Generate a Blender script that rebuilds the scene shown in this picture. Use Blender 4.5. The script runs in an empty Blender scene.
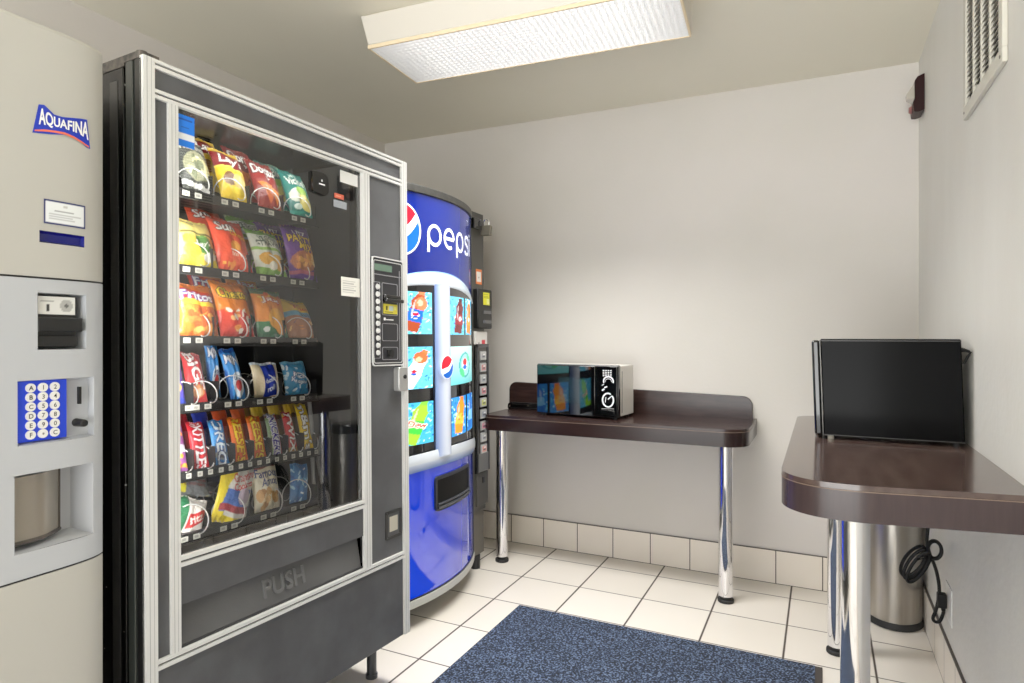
import bpy, math, random
import numpy as np
from mathutils import Vector, Matrix
random.seed(7)
col = bpy.context.scene.collection
V3 = lambda *a: np.array(a, float)

# ------------------------------------------------------------------ colours and materials
def lin(c):
    return tuple(((x/255)/12.92 if x/255 <= .04045 else ((x/255+.055)/1.055)**2.4) for x in c[:3])

MATS = {}
def mat(name, rgb, rough=.5, metal=0., emis=0., coat=0., noise=None, bump=None, spec=.5, specks=None, tint=None):
    if name in MATS: return MATS[name]
    m = bpy.data.materials.new(name); m.use_nodes = True
    nt = m.node_tree; N = nt.nodes; L = nt.links
    b = N['Principled BSDF']
    c = lin(rgb)+(1,)
    b.inputs['Base Color'].default_value = c
    b.inputs['Roughness'].default_value = rough
    b.inputs['Metallic'].default_value = metal
    b.inputs['Specular IOR Level'].default_value = spec
    b.inputs['Coat Weight'].default_value = coat
    b.inputs['Coat Roughness'].default_value = .03
    if emis:
        b.inputs['Emission Color'].default_value = c
        b.inputs['Emission Strength'].default_value = emis
    geo = N.new('ShaderNodeNewGeometry')
    out = None
    if noise:                                   # (scale, darker colour, stretch xyz)
        sc, c2, st = noise
        mp = N.new('ShaderNodeMapping'); mp.inputs['Scale'].default_value = st
        L.new(geo.outputs['Position'], mp.inputs['Vector'])
        t = N.new('ShaderNodeTexNoise'); t.inputs['Scale'].default_value = sc; t.inputs['Detail'].default_value = 6
        L.new(mp.outputs[0], t.inputs['Vector'])
        r = N.new('ShaderNodeValToRGB'); r.color_ramp.elements[0].position = .36; r.color_ramp.elements[1].position = .64
        r.color_ramp.elements[0].color = lin(c2)+(1,); r.color_ramp.elements[1].color = c
        L.new(t.outputs['Fac'], r.inputs['Fac']); out = r.outputs['Color']
    if specks:                                  # (scale, size, colour)
        sc, sz, c2 = specks
        vo = N.new('ShaderNodeTexVoronoi'); vo.inputs['Scale'].default_value = sc; vo.inputs['Randomness'].default_value = 1
        L.new(geo.outputs['Position'], vo.inputs['Vector'])
        lt = N.new('ShaderNodeMath'); lt.operation = 'LESS_THAN'; lt.inputs[1].default_value = sz
        L.new(vo.outputs['Distance'], lt.inputs[0])
        mx = N.new('ShaderNodeMix'); mx.data_type = 'RGBA'
        L.new(lt.outputs[0], mx.inputs[0])
        if out: L.new(out, mx.inputs[6])
        else: mx.inputs[6].default_value = c
        mx.inputs[7].default_value = lin(c2)+(1,)
        out = mx.outputs[2]
    if out: L.new(out, b.inputs['Base Color'])
    if bump:                                    # (scale, strength)
        t = N.new('ShaderNodeTexNoise'); t.inputs['Scale'].default_value = bump[0]; t.inputs['Detail'].default_value = 4
        L.new(geo.outputs['Position'], t.inputs['Vector'])
        bp = N.new('ShaderNodeBump'); bp.inputs['Strength'].default_value = bump[1]; bp.inputs['Distance'].default_value = .01
        L.new(t.outputs['Fac'], bp.inputs['Height']); L.new(bp.outputs[0], b.inputs['Normal'])
    MATS[name] = m
    return m

def painted(name, rough=.4, emis=0., coat=0., wrinkle=0.):
    m = bpy.data.materials.new(name); m.use_nodes = True
    nt = m.node_tree; b = nt.nodes['Principled BSDF']
    a = nt.nodes.new('ShaderNodeAttribute'); a.attribute_name = 'Col'
    nt.links.new(a.outputs['Color'], b.inputs['Base Color'])
    b.inputs['Roughness'].default_value = rough; b.inputs['Coat Weight'].default_value = coat
    if emis:
        nt.links.new(a.outputs['Color'], b.inputs['Emission Color']); b.inputs['Emission Strength'].default_value = emis
    if wrinkle:
        t = nt.nodes.new('ShaderNodeTexNoise'); t.inputs['Scale'].default_value = 38; t.inputs['Detail'].default_value = 3
        g = nt.nodes.new('ShaderNodeNewGeometry'); nt.links.new(g.outputs['Position'], t.inputs['Vector'])
        bp = nt.nodes.new('ShaderNodeBump'); bp.inputs['Strength'].default_value = wrinkle; bp.inputs['Distance'].default_value = .02
        nt.links.new(t.outputs['Fac'], bp.inputs['Height']); nt.links.new(bp.outputs[0], b.inputs['Normal'])
    return m

# ------------------------------------------------------------------ mesh building
def rotbasis(d):
    d = d/np.linalg.norm(d); a = V3(0,0,1) if abs(d[2]) < .9 else V3(1,0,0)
    x = np.cross(a, d); x /= np.linalg.norm(x); return x, np.cross(d, x), d

class MB:
    def __init__(s, f=None): s.v = []; s.f = []; s.m = []; s.f_ = f; s.mi = 0
    def add(s, vs, fs):
        n = len(s.v); s.v += [tuple(map(float, p)) for p in vs]
        s.f += [tuple(i+n for i in q) for q in fs]; s.m += [s.mi]*len(fs); return s
    def box(s, a, b):
        x0,x1 = sorted((a[0],b[0])); y0,y1 = sorted((a[1],b[1])); z0,z1 = sorted((a[2],b[2]))
        return s.add([(x0,y0,z0),(x1,y0,z0),(x1,y1,z0),(x0,y1,z0),(x0,y0,z1),(x1,y0,z1),(x1,y1,z1),(x0,y1,z1)],
            [(0,3,2,1),(4,5,6,7),(0,1,5,4),(1,2,6,5),(2,3,7,6),(3,0,4,7)])
    def cyl(s, p0, p1, r, n=24, r1=None, cap=True):
        p0 = V3(*p0); p1 = V3(*p1); x,y,d = rotbasis(p1-p0); r1 = r if r1 is None else r1
        vs = []
        for p, q in ((p0,r),(p1,r1)):
            for i in range(n):
                t = 2*math.pi*i/n; vs.append(p+x*q*math.cos(t)+y*q*math.sin(t))
        fs = [(i,(i+1)%n,n+(i+1)%n,n+i) for i in range(n)]
        if cap: fs += [tuple(range(n-1,-1,-1)), tuple(range(n,2*n))]
        return s.add(vs, fs)
    def tube(s, pts, r, n=8, closed=False):
        P = [V3(*p) for p in pts]; vs = []; k = len(P)
        x = None
        for i in range(k):
            a = P[(i-1)%k] if (i or closed) else P[0]; b = P[(i+1)%k] if (i < k-1 or closed) else P[-1]
            d = b-a; d /= (np.linalg.norm(d)+1e-12)
            if x is None: x = rotbasis(d)[0]
            x = x-d*(x@d); x /= (np.linalg.norm(x)+1e-12); y = np.cross(d,x)
            for j in range(n):
                t = 2*math.pi*j/n; vs.append(P[i]+x*r*math.cos(t)+y*r*math.sin(t))
        fs = []
        for i in range(k if closed else k-1):
            for j in range(n):
                a = i*n+j; b = i*n+(j+1)%n; c = ((i+1)%k)*n+(j+1)%n; d = ((i+1)%k)*n+j
                fs.append((a,b,c,d))
        if not closed: fs += [tuple(range(n-1,-1,-1)), tuple(range((k-1)*n,k*n))]
        return s.add(vs, fs)
    def prism(s, poly, z0, z1, axis='z'):
        n = len(poly)
        g = {'z':lambda p,z:(p[0],p[1],z), 'o':lambda p,z:(p[0],p[1],z)}[axis if axis in 'zo' else 'z']
        vs = [g(p,z0) for p in poly]+[g(p,z1) for p in poly]
        fs = [(i,(i+1)%n,n+(i+1)%n,n+i) for i in range(n)]+[tuple(range(n-1,-1,-1)), tuple(range(n,2*n))]
        return s.add(vs, fs)
    def loop(s, poly, z0, z1, t):            # a thin band round a polygon (walls only, with thickness)
        n = len(poly); P = [V3(p[0],p[1]) for p in poly]; Q = []
        for i in range(n):
            a = P[i-1]; b = P[(i+1)%n]; d = b-a; d /= np.linalg.norm(d); nn = V3(d[1],-d[0]); Q.append(P[i]+nn*t)
        vs = [(p[0],p[1],z) for z in (z0,z1) for p in P]+[(p[0],p[1],z) for z in (z0,z1) for p in Q]
        fs = []
        for i in range(n):
            j = (i+1)%n
            fs += [(2*n+i,2*n+j,3*n+j,3*n+i),(n+i,n+j,j,i),(n+j,n+i,3*n+i,3*n+j),(i,j,2*n+j,2*n+i)]
        return s.add(vs, fs)
    def lathe(s, prof, c, n=40, ell=(1,1)):
        vs = []; k = len(prof)
        for r,z in prof:
            for i in range(n):
                t = 2*math.pi*i/n; vs.append((c[0]+r*ell[0]*math.cos(t), c[1]+r*ell[1]*math.sin(t), c[2]+z))
        fs = [(i*n+j, i*n+(j+1)%n, (i+1)*n+(j+1)%n, (i+1)*n+j) for i in range(k-1) for j in range(n)]
        fs += [tuple(range(n-1,-1,-1)), tuple(range((k-1)*n, k*n))]
        return s.add(vs, fs)

LOC = {}
def mk(name, mb, mats, parent=None, bevel=0, smooth=True, cols=None, loc=None, ang=35, label=None, seg=2):
    vs = mb.v if mb.f_ is None else [tuple(mb.f_(*p)) for p in mb.v]
    if not isinstance(mats, (list,tuple)): mats = [mats]
    base = LOC.get(parent.name) if parent else loc
    if base is None:
        a = np.array(vs); base = (float(a[:,0].mean()), float(a[:,1].mean()), float(a[:,2].min()))
    me = bpy.data.meshes.new(name)
    me.from_pydata([(x-base[0],y-base[1],z-base[2]) for x,y,z in vs], [], mb.f)
    for m in mats: me.materials.append(m)
    me.polygons.foreach_set('material_index', mb.m)
    if cols is not None:
        at = me.color_attributes.new('Col','FLOAT_COLOR','POINT')
        c4 = np.ones((len(vs),4), np.float32); c4[:,:3] = cols; at.data.foreach_set('color', c4.ravel())
    me.validate(); me.update()
    if smooth:
        me.polygons.foreach_set('use_smooth', [True]*len(me.polygons)); me.set_sharp_from_angle(angle=math.radians(ang))
    o = bpy.data.objects.new(name, me); col.objects.link(o)
    if parent: o.parent = parent
    else: o.location = base
    LOC[o.name] = base
    if bevel:
        b = o.modifiers.new('bevel','BEVEL'); b.width = bevel; b.segments = seg; b.limit_method = 'ANGLE'; b.angle_limit = math.radians(50)
    if label: o['label'] = label
    return o
def empty(name, loc):
    o = bpy.data.objects.new(name, None); col.objects.link(o); o.location = loc; LOC[o.name] = tuple(map(float,loc)); return o
def tag(o, label, cat, group=None, kind=None):
    o['label'] = label; o['category'] = cat
    if group: o['group'] = group
    if kind: o['kind'] = kind
    return o
def struct(o, label=None):
    o['kind'] = 'structure'
    if label: o['label'] = label
    return o
def rpoly(cs, n=8):                              # corners (x, y, radius), counter-clockwise
    out = []; k = len(cs)
    for i in range(k):
        x,y,r = cs[i]; p = V3(x,y)
        if r <= 0: out.append((x,y)); continue
        a = V3(*cs[i-1][:2])-p; b = V3(*cs[(i+1)%k][:2])-p; a /= np.linalg.norm(a); b /= np.linalg.norm(b)
        h = math.acos(max(-1,min(1,a@b)))/2; t = r/math.tan(h); c = p+(a+b)/np.linalg.norm(a+b)*r/math.sin(h)
        s0 = p+a*t-c; s1 = p+b*t-c; a0 = math.atan2(s0[1],s0[0]); a1 = math.atan2(s1[1],s1[0])
        da = (a1-a0+math.pi)%(2*math.pi)-math.pi
        for j in range(n+1):
            q = a0+da*j/n; out.append((c[0]+r*math.cos(q), c[1]+r*math.sin(q)))
    return out
def rrect(x0,y0,x1,y1,r,n=5): return rpoly([(x0,y0,r),(x1,y0,r),(x1,y1,r),(x0,y1,r)], n)

# ------------------------------------------------------------------ painting into vertex colours
TT = {}
def text_tris(s):
    if s in TT: return TT[s]
    c = bpy.data.curves.new('t','FONT'); c.body = s; c.resolution_u = 4; c.offset = .012
    o = bpy.data.objects.new('t', c); col.objects.link(o)
    dg = bpy.context.evaluated_depsgraph_get(); me = bpy.data.meshes.new_from_object(o.evaluated_get(dg))
    me.calc_loop_triangles()
    v = np.array([p.co[:2] for p in me.vertices]); t = np.array([q.vertices[:] for q in me.loop_triangles])
    bpy.data.objects.remove(o); bpy.data.meshes.remove(me); bpy.data.curves.remove(c)
    mn = v.min(0); mx = v.max(0); v = (v-mn)/(mx-mn)
    TT[s] = (v, t, (mx-mn)[0]/(mx-mn)[1]); return TT[s]

class Cv:
    def __init__(s, nx, ny, bg, asp=1.):       # asp = width / height of the painted face
        s.nx,s.ny,s.asp = nx,ny,asp; s.a = np.zeros((ny,nx,3)); s.a[:] = lin(bg)
        s.X,s.Y = np.meshgrid(np.linspace(0,1,nx), np.linspace(0,1,ny))
    def put(s, m, c, al=1.):
        s.a[m] = s.a[m]*(1-al)+np.array(lin(c))*al; return s
    def rect(s,x0,y0,x1,y1,c,al=1.): return s.put((s.X>=x0)&(s.X<=x1)&(s.Y>=y0)&(s.Y<=y1), c, al)
    def grad(s,y0,y1,c0,c1):
        m = (s.Y>=y0)&(s.Y<=y1); t = ((s.Y-y0)/(y1-y0))[...,None]
        s.a[m] = (np.array(lin(c0))*(1-t)+np.array(lin(c1))*t)[m]; return s
    def ell(s,cx,cy,rx,ry,c,rot=0,al=1.):
        dx = (s.X-cx)*s.asp; dy = s.Y-cy; q = math.radians(rot)
        u = dx*math.cos(q)+dy*math.sin(q); v = -dx*math.sin(q)+dy*math.cos(q)
        return s.put((u/(rx*s.asp))**2+(v/ry)**2 <= 1, c, al)
    def pmask(s, pts):
        m = np.zeros_like(s.X, bool); n = len(pts)
        for i in range(n):
            x0,y0 = pts[i]; x1,y1 = pts[(i+1)%n]
            if y0 == y1: continue
            m ^= ((s.Y > min(y0,y1)) & (s.Y <= max(y0,y1)) & (s.X < (x1-x0)*(s.Y-y0)/(y1-y0)+x0))
        return m
    def poly(s, pts, c, al=1.): return s.put(s.pmask(pts), c, al)
    def text(s, t, x0,y0,x1,y1, c, oc=None, ow=1, shear=0, rot=0, arc=0):
        v,tr,_ = text_tris(t)
        u = v[:,0]; w = v[:,1]; px = x0+(x1-x0)*(u+shear*w); py = y0+(y1-y0)*w+arc*(1-(2*u-1)**2)
        if rot:
            q = math.radians(rot); mx,my = (x0+x1)/2,(y0+y1)/2; dx = (px-mx)*s.asp; dy = py-my
            px = mx+(dx*math.cos(q)-dy*math.sin(q))/s.asp; py = my+dx*math.sin(q)+dy*math.cos(q)
        ix = px*(s.nx-1); iy = py*(s.ny-1); M = np.zeros_like(s.X, bool)
        for a,b,d in tr:
            xs = ix[[a,b,d]]; ys = iy[[a,b,d]]
            i0 = max(0,int(xs.min())-1); i1 = min(s.nx,int(xs.max())+2); j0 = max(0,int(ys.min())-1); j1 = min(s.ny,int(ys.max())+2)
            if i0 >= i1 or j0 >= j1: continue
            gx,gy = np.meshgrid(np.arange(i0,i1),np.arange(j0,j1))
            den = (xs[1]-xs[0])*(ys[2]-ys[0])-(xs[2]-xs[0])*(ys[1]-ys[0])
            if abs(den) < 1e-9: continue
            l1 = ((gx-xs[0])*(ys[2]-ys[0])-(xs[2]-xs[0])*(gy-ys[0]))/den
            l2 = ((xs[1]-xs[0])*(gy-ys[0])-(gx-xs[0])*(ys[1]-ys[0]))/den
            M[j0:j1,i0:i1] |= (l1>=-.08)&(l2>=-.08)&(l1+l2<=1.08)
        if oc is not None:
            O = M.copy()
            for k in range(ow):
                Q = O.copy(); Q[1:] |= O[:-1]; Q[:-1] |= O[1:]; Q[:,1:] |= O[:,:-1]; Q[:,:-1] |= O[:,1:]; O = Q
            s.put(O, oc)
        return s.put(M, c)
    def lines(s, x0,y0,x1,y1,n,c,fill=.5,al=.7):
        for i in range(n):
            y = y1-(y1-y0)*(i+.5)/n; w = random.uniform(.7,1)
            s.rect(x0,y-(y1-y0)/n*fill/2, x0+(x1-x0)*w, y+(y1-y0)/n*fill/2, c, al)
        return s
    def blobs(s, x0,y0,x1,y1,n,cs,r=.1,flat=.6):
        for i in range(n):
            s.ell(random.uniform(x0,x1),random.uniform(y0,y1),r*random.uniform(.6,1.2)/s.asp,r*flat*random.uniform(.6,1.2),random.choice(cs),random.uniform(0,180))
        return s
    def noise(s, amt=.1):
        s.a *= 1+amt*(np.random.RandomState(3).rand(s.ny,s.nx,1)-.5)*2; return s

def grid(cv, f, back=None, bx=10, by=14):
    """a vertex-coloured sheet; f(u, v) -> xyz; optional plain back"""
    mb = MB(); nx,ny = cv.nx,cv.ny
    vs = [f(i/(nx-1), j/(ny-1)) for j in range(ny) for i in range(nx)]
    mb.add(vs, [(j*nx+i, j*nx+i+1, (j+1)*nx+i+1, (j+1)*nx+i) for j in range(ny-1) for i in range(nx-1)])
    cols = cv.a.reshape(-1,3)
    if back:
        vs = [back(i/(bx-1), j/(by-1)) for j in range(by) for i in range(bx)]
        mb.add(vs, [(j*bx+i, (j+1)*bx+i, (j+1)*bx+i+1, j*bx+i+1) for j in range(by-1) for i in range(bx-1)])
        cols = np.vstack([cols, np.tile(cv.a.mean((0,1)),(bx*by,1))])
    return mb, cols

# ------------------------------------------------------------------ room frame
S = .3048
YW = .1673; XL = -1.2043; XR = 1.7389
YF = -4.8
CAM = V3(1.34996, -3.21777, 1.20579)
# ------------------------------------------------------------------ materials
M_wall = mat('wall_paint', (209,203,197), .6, noise=(1.3,(203,198,190),(1,1,1)), bump=(60,.06))
M_wallr = mat('wall_paint_right', (219,217,211), .45, noise=(3.,(212,209,202),(1,1,.4)), bump=(45,.12))
M_ceil = mat('ceiling_paint', (232,226,209), .75, noise=(.9,(226,221,203),(1,1,1)))
M_black = mat('black_gloss', (5,5,6), .25, spec=.3, specks=(26,.055,(150,150,145)))
M_blk = mat('black_plastic', (14,14,15), .4)
M_blkg = mat('black_glossy_plastic', (8,8,9), .12, coat=.5)
M_rust = mat('scuffed_black_edge', (30,28,28), .5, noise=(60,(95,88,82),(1,1,1)))
M_alu = mat('aluminium_trim', (224,224,222), .4, metal=.2)
M_alud = mat('trim_groove', (40,40,42), .5)
M_panel = mat('charcoal_panel', (84,85,88), .5, noise=(9,(72,72,75),(1,1,1)), bump=(500,.12))
M_panel2 = mat('charcoal_flap', (74,74,75), .45, noise=(5,(86,86,87),(1,1,1)), bump=(300,.08))
M_int = mat('machine_interior', (40,41,41), .6)
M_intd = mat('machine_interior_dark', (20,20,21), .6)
M_chrome = mat('chrome', (235,235,238), .06, metal=1.)
M_steel = mat('brushed_steel', (190,186,180), .28, metal=1., noise=(2.2,(165,160,152),(9,9,.15)))
M_coil = mat('coil_wire', (215,215,212), .35, metal=.3)
M_white = mat('white_plastic', (232,231,226), .4)
M_rubber = mat('black_rubber', (22,22,23), .65)
M_cord = mat('cord_rubber', (6,6,7), .5, spec=.25)
M_wood = mat('espresso_wood', (52,36,33), .22, noise=(6,(40,27,25),(1.2,9,9)), spec=.35)
M_woodr = mat('espresso_wood_counter', (82,66,60), .15, noise=(5,(66,50,46),(7,1.2,7)), coat=.25)
M_edge = mat('espresso_edge_band', (38,24,23), .2, spec=.3, noise=(4,(34,22,21),(1,1,8)))
M_edger = mat('espresso_counter_edge', (62,49,49), .25, spec=.4, noise=(14,(56,44,45),(6,6,.6)))
M_lip = mat('laminate_edge_line', (120,98,82), .4)
M_aq = mat('pale_grey_shell', (180,178,171), .42)
M_aq2 = mat('cool_grey_shell', (178,181,186), .4)
M_paper = mat('paper', (232,232,228), .6)
M_blue = mat('sign_blue', (10,40,170), .3)
M_wht = mat('white_ink', (245,245,245), .4)
M_tag = mat('tag_paper', (205,205,195), .5)
P_bag = painted('printed_foil_bag', .32, coat=.2, wrinkle=.35)
P_lit = painted('backlit_print', .25, emis=.85)
P_lit2 = painted('backlit_header', .12, emis=.12, coat=.5)
P_print = painted('printed_paper', .5)

# ------------------------------------------------------------------ room
def floor_mat():
    m = bpy.data.materials.new('floor_tile'); m.use_nodes = True; nt = m.node_tree; N = nt.nodes; L = nt.links; b = N['Principled BSDF']
    g = N.new('ShaderNodeNewGeometry'); sp = N.new('ShaderNodeSeparateXYZ'); L.new(g.outputs['Position'], sp.inputs[0])
    def line(ch, half):
        d = N.new('ShaderNodeMath'); d.operation = 'DIVIDE'; d.inputs[1].default_value = S; L.new(sp.outputs[ch], d.inputs[0])
        r = N.new('ShaderNodeMath'); r.operation = 'ROUND'; L.new(d.outputs[0], r.inputs[0])
        q = N.new('ShaderNodeMath'); q.operation = 'SUBTRACT'; L.new(d.outputs[0], q.inputs[0]); L.new(r.outputs[0], q.inputs[1])
        a = N.new('ShaderNodeMath'); a.operation = 'ABSOLUTE'; L.new(q.outputs[0], a.inputs[0])
        l = N.new('ShaderNodeMapRange'); l.inputs[1].default_value = half/S*1.5; l.inputs[2].default_value = half/S*.7; l.inputs[3].default_value = 0; l.inputs[4].default_value = 1
        L.new(a.outputs[0], l.inputs[0]); return l, d
    lx, dx = line(0, .0036); ly, dy = line(1, .0027)
    mx = N.new('ShaderNodeMath'); mx.operation = 'MAXIMUM'; L.new(lx.outputs[0], mx.inputs[0]); L.new(ly.outputs[0], mx.inputs[1])
    fl = N.new('ShaderNodeVectorMath'); fl.operation = 'FLOOR'; cb = N.new('ShaderNodeCombineXYZ')
    L.new(dx.outputs[0], cb.inputs[0]); L.new(dy.outputs[0], cb.inputs[1]); L.new(cb.outputs[0], fl.inputs[0])
    wn = N.new('ShaderNodeTexWhiteNoise'); L.new(fl.outputs[0], wn.inputs['Vector'])
    ns = N.new('ShaderNodeTexNoise'); ns.inputs['Scale'].default_value = 3; L.new(g.outputs['Position'], ns.inputs['Vector'])
    ad = N.new('ShaderNodeMath'); ad.operation = 'ADD'; L.new(wn.outputs['Value'], ad.inputs[0]); L.new(ns.outputs['Fac'], ad.inputs[1])
    rp = N.new('ShaderNodeValToRGB'); rp.color_ramp.elements[0].color = lin((216,208,196))+(1,); rp.color_ramp.elements[1].color = lin((230,223,213))+(1,)
    hv = N.new('ShaderNodeMath'); hv.operation = 'MULTIPLY'; hv.inputs[1].default_value = .5; L.new(ad.outputs[0], hv.inputs[0]); L.new(hv.outputs[0], rp.inputs['Fac'])
    mc = N.new('ShaderNodeMix'); mc.data_type = 'RGBA'; L.new(mx.outputs[0], mc.inputs[0]); L.new(rp.outputs['Color'], mc.inputs[6]); mc.inputs[7].default_value = lin((66,56,48))+(1,)
    L.new(mc.outputs[2], b.inputs['Base Color'])
    rr = N.new('ShaderNodeMapRange'); rr.inputs[3].default_value = .3; rr.inputs[4].default_value = .8; L.new(mx.outputs[0], rr.inputs[0]); L.new(rr.outputs[0], b.inputs['Roughness'])
    bp = N.new('ShaderNodeBump'); bp.invert = True; bp.inputs['Strength'].default_value = .5; bp.inputs['Distance'].default_value = .002
    L.new(mx.outputs[0], bp.inputs['Height']); L.new(bp.outputs[0], b.inputs['Normal'])
    return m
def base_mat(name, ch, joints0, pitch):
    m = bpy.data.materials.new(name); m.use_nodes = True; nt = m.node_tree; N = nt.nodes; L = nt.links; b = N['Principled BSDF']
    g = N.new('ShaderNodeNewGeometry'); sp = N.new('ShaderNodeSeparateXYZ'); L.new(g.outputs['Position'], sp.inputs[0])
    s0 = N.new('ShaderNodeMath'); s0.operation = 'SUBTRACT'; s0.inputs[1].default_value = joints0; L.new(sp.outputs[ch], s0.inputs[0])
    d = N.new('ShaderNodeMath'); d.operation = 'DIVIDE'; d.inputs[1].default_value = pitch; L.new(s0.outputs[0], d.inputs[0])
    r = N.new('ShaderNodeMath'); r.operation = 'ROUND'; L.new(d.outputs[0], r.inputs[0])
    q = N.new('ShaderNodeMath'); q.operation = 'SUBTRACT'; L.new(d.outputs[0], q.inputs[0]); L.new(r.outputs[0], q.inputs[1])
    a = N.new('ShaderNodeMath'); a.operation = 'ABSOLUTE'; L.new(q.outputs[0], a.inputs[0])
    l = N.new('ShaderNodeMath'); l.operation = 'LESS_THAN'; l.inputs[1].default_value = .0024/pitch; L.new(a.outputs[0], l.inputs[0])
    hi = N.new('ShaderNodeMath'); hi.operation = 'GREATER_THAN'; hi.inputs[1].default_value = .160; L.new(sp.outputs[2], hi.inputs[0])
    lo = N.new('ShaderNodeMath'); lo.operation = 'LESS_THAN'; lo.inputs[1].default_value = .003; L.new(sp.outputs[2], lo.inputs[0])
    m1 = N.new('ShaderNodeMath'); m1.operation = 'MAXIMUM'; L.new(l.outputs[0], m1.inputs[0]); L.new(hi.outputs[0], m1.inputs[1])
    m2 = N.new('ShaderNodeMath'); m2.operation = 'MAXIMUM'; L.new(m1.outputs[0], m2.inputs[0]); L.new(lo.outputs[0], m2.inputs[1])
    ns = N.new('ShaderNodeTexNoise'); ns.inputs['Scale'].default_value = 4; L.new(g.outputs['Position'], ns.inputs['Vector'])
    rp = N.new('ShaderNodeValToRGB'); rp.color_ramp.elements[0].color = lin((226,216,202))+(1,); rp.color_ramp.elements[1].color = lin((236,228,216))+(1,)
    L.new(ns.outputs['Fac'], rp.inputs['Fac'])
    mc = N.new('ShaderNodeMix'); mc.data_type = 'RGBA'; L.new(m2.outputs[0], mc.inputs[0]); L.new(rp.outputs['Color'], mc.inputs[6]); mc.inputs[7].default_value = lin((66,56,48))+(1,)
    L.new(mc.outputs[2], b.inputs['Base Color']); b.inputs['Roughness'].default_value = .35
    return m
o = mk('floor', MB().box((XL-.1,YF,-.1),(XR+.1,YW+.1,0)), floor_mat(), smooth=False); struct(o, 'cream square floor tiles with dark grout')
o = mk('wall_back', MB().box((XL-.1,YW,0),(XR+.1,YW+.1,2.55)), M_wall, smooth=False); struct(o)
o = mk('wall_left', MB().box((XL-.1,YF,0),(XL,YW,2.55)), M_wall, smooth=False); struct(o)
o = mk('wall_right', MB().box((XR,YF,0),(XR+.1,YW,2.55)), M_wallr, smooth=False); struct(o)
zc = lambda x,y: 2.463+(x-XL)*(-.0098)+(YW-y)*.0085
c4 = [(XL-.1,YF),(XR+.1,YF),(XR+.1,YW+.1),(XL-.1,YW+.1)]
mb = MB().add([(x,y,zc(x,y)) for x,y in c4]+[(x,y,2.62) for x,y in c4], [(0,3,2,1),(4,5,6,7),(0,1,5,4),(1,2,6,5),(2,3,7,6),(3,0,4,7)])
struct(mk('ceiling', mb, M_ceil, smooth=False))
struct(mk('baseboard_back', MB().box((XL,YW-.009,0),(XR,YW,.1637)), base_mat('tile_base_back',0,-.283,.2045), smooth=False), 'cream tile skirting')
struct(mk('baseboard_right', MB().box((XR-.009,YF,0),(XR,YW-.009,.1637)), base_mat('tile_base_right',1,-.35,.2045), smooth=False))
struct(mk('baseboard_left', MB().box((XL,YF,0),(XL+.009,YW-.009,.1637)), base_mat('tile_base_left',1,-.35,.2045), smooth=False))

# ------------------------------------------------------------------ ceiling light
def light_mat():
    m = bpy.data.materials.new('prismatic_diffuser'); m.use_nodes = True; nt = m.node_tree; N = nt.nodes; L = nt.links; b = N['Principled BSDF']
    b.inputs['Base Color'].default_value = (.8,.8,.8,1); b.inputs['Roughness'].default_value = .4
    g = N.new('ShaderNodeTexCoord'); w = N.new('ShaderNodeTexWave'); w.inputs['Scale'].default_value = 14; w.bands_direction = 'X'
    L.new(g.outputs['Object'], w.inputs['Vector'])
    w2 = N.new('ShaderNodeTexWave'); w2.inputs['Scale'].default_value = 14; w2.bands_direction = 'Y'; L.new(g.outputs['Object'], w2.inputs['Vector'])
    mu = N.new('ShaderNodeMath'); mu.operation = 'MULTIPLY'; L.new(w.outputs['Fac'], mu.inputs[0]); L.new(w2.outputs['Fac'], mu.inputs[1])
    sp = N.new('ShaderNodeSeparateXYZ'); L.new(g.outputs['Object'], sp.inputs[0])
    ab = N.new('ShaderNodeMath'); ab.operation = 'ABSOLUTE'; L.new(sp.outputs[0], ab.inputs[0])
    fa = N.new('ShaderNodeMapRange'); fa.inputs[1].default_value = .38; fa.inputs[2].default_value = .6; fa.inputs[3].default_value = 1; fa.inputs[4].default_value = .30; L.new(ab.outputs[0], fa.inputs[0])
    r = N.new('ShaderNodeMapRange'); r.inputs[3].default_value = .42; r.inputs[4].default_value = 1.1; L.new(mu.outputs[0], r.inputs[0])
    pr = N.new('ShaderNodeMath'); pr.operation = 'MULTIPLY'; L.new(fa.outputs[0], pr.inputs[0]); L.new(r.outputs[0], pr.inputs[1])
    st = N.new('ShaderNodeMath'); st.operation = 'MULTIPLY'; st.inputs[1].default_value = LIGHT; L.new(pr.outputs[0], st.inputs[0])
    b.inputs['Emission Color'].default_value = (1,.985,.96,1); L.new(st.outputs[0], b.inputs['Emission Strength'])
    return m
LIGHT = .80
lc = V3(.333,-.985,2.338); th = math.radians(4.2)
root = empty('ceiling_light', (lc[0],lc[1],lc[2])); root.rotation_euler = (0,0,th)
tag(root, 'long white fluorescent ceiling fixture with a glowing ribbed diffuser', 'ceiling light')
LOC['ceiling_light'] = (0,0,0)
hb = MB().add([(-.592,-.187,.006),(.592,-.187,.006),(.592,.187,.006),(-.592,.187,.006),(-.622,-.195,.125),(.594,-.195,.125),(.594,.195,.125),(-.622,.195,.125)],[(0,3,2,1),(4,5,6,7),(0,1,5,4),(1,2,6,5),(2,3,7,6),(3,0,4,7)]); o = mk('housing', hb, mat('fixture_housing',(214,208,198),.5), root, bevel=.006)
o = mk('diffuser', MB().box((-.588,-.183,-.004),(.588,.183,.0055)), light_mat(), root)
fr = MB(); e = .592
for a,b_ in (((-e,-.187,-.006),(e,-.180,.008)),((-e,.180,-.006),(e,.187,.008)),((-e,-.18,-.006),(-e+.007,.18,.008)),((e-.007,-.18,-.006),(e,.18,.008))): fr.box(a,b_)
mk('diffuser_rim', fr, mat('rim_cream',(235,215,180),.5), root)

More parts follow.
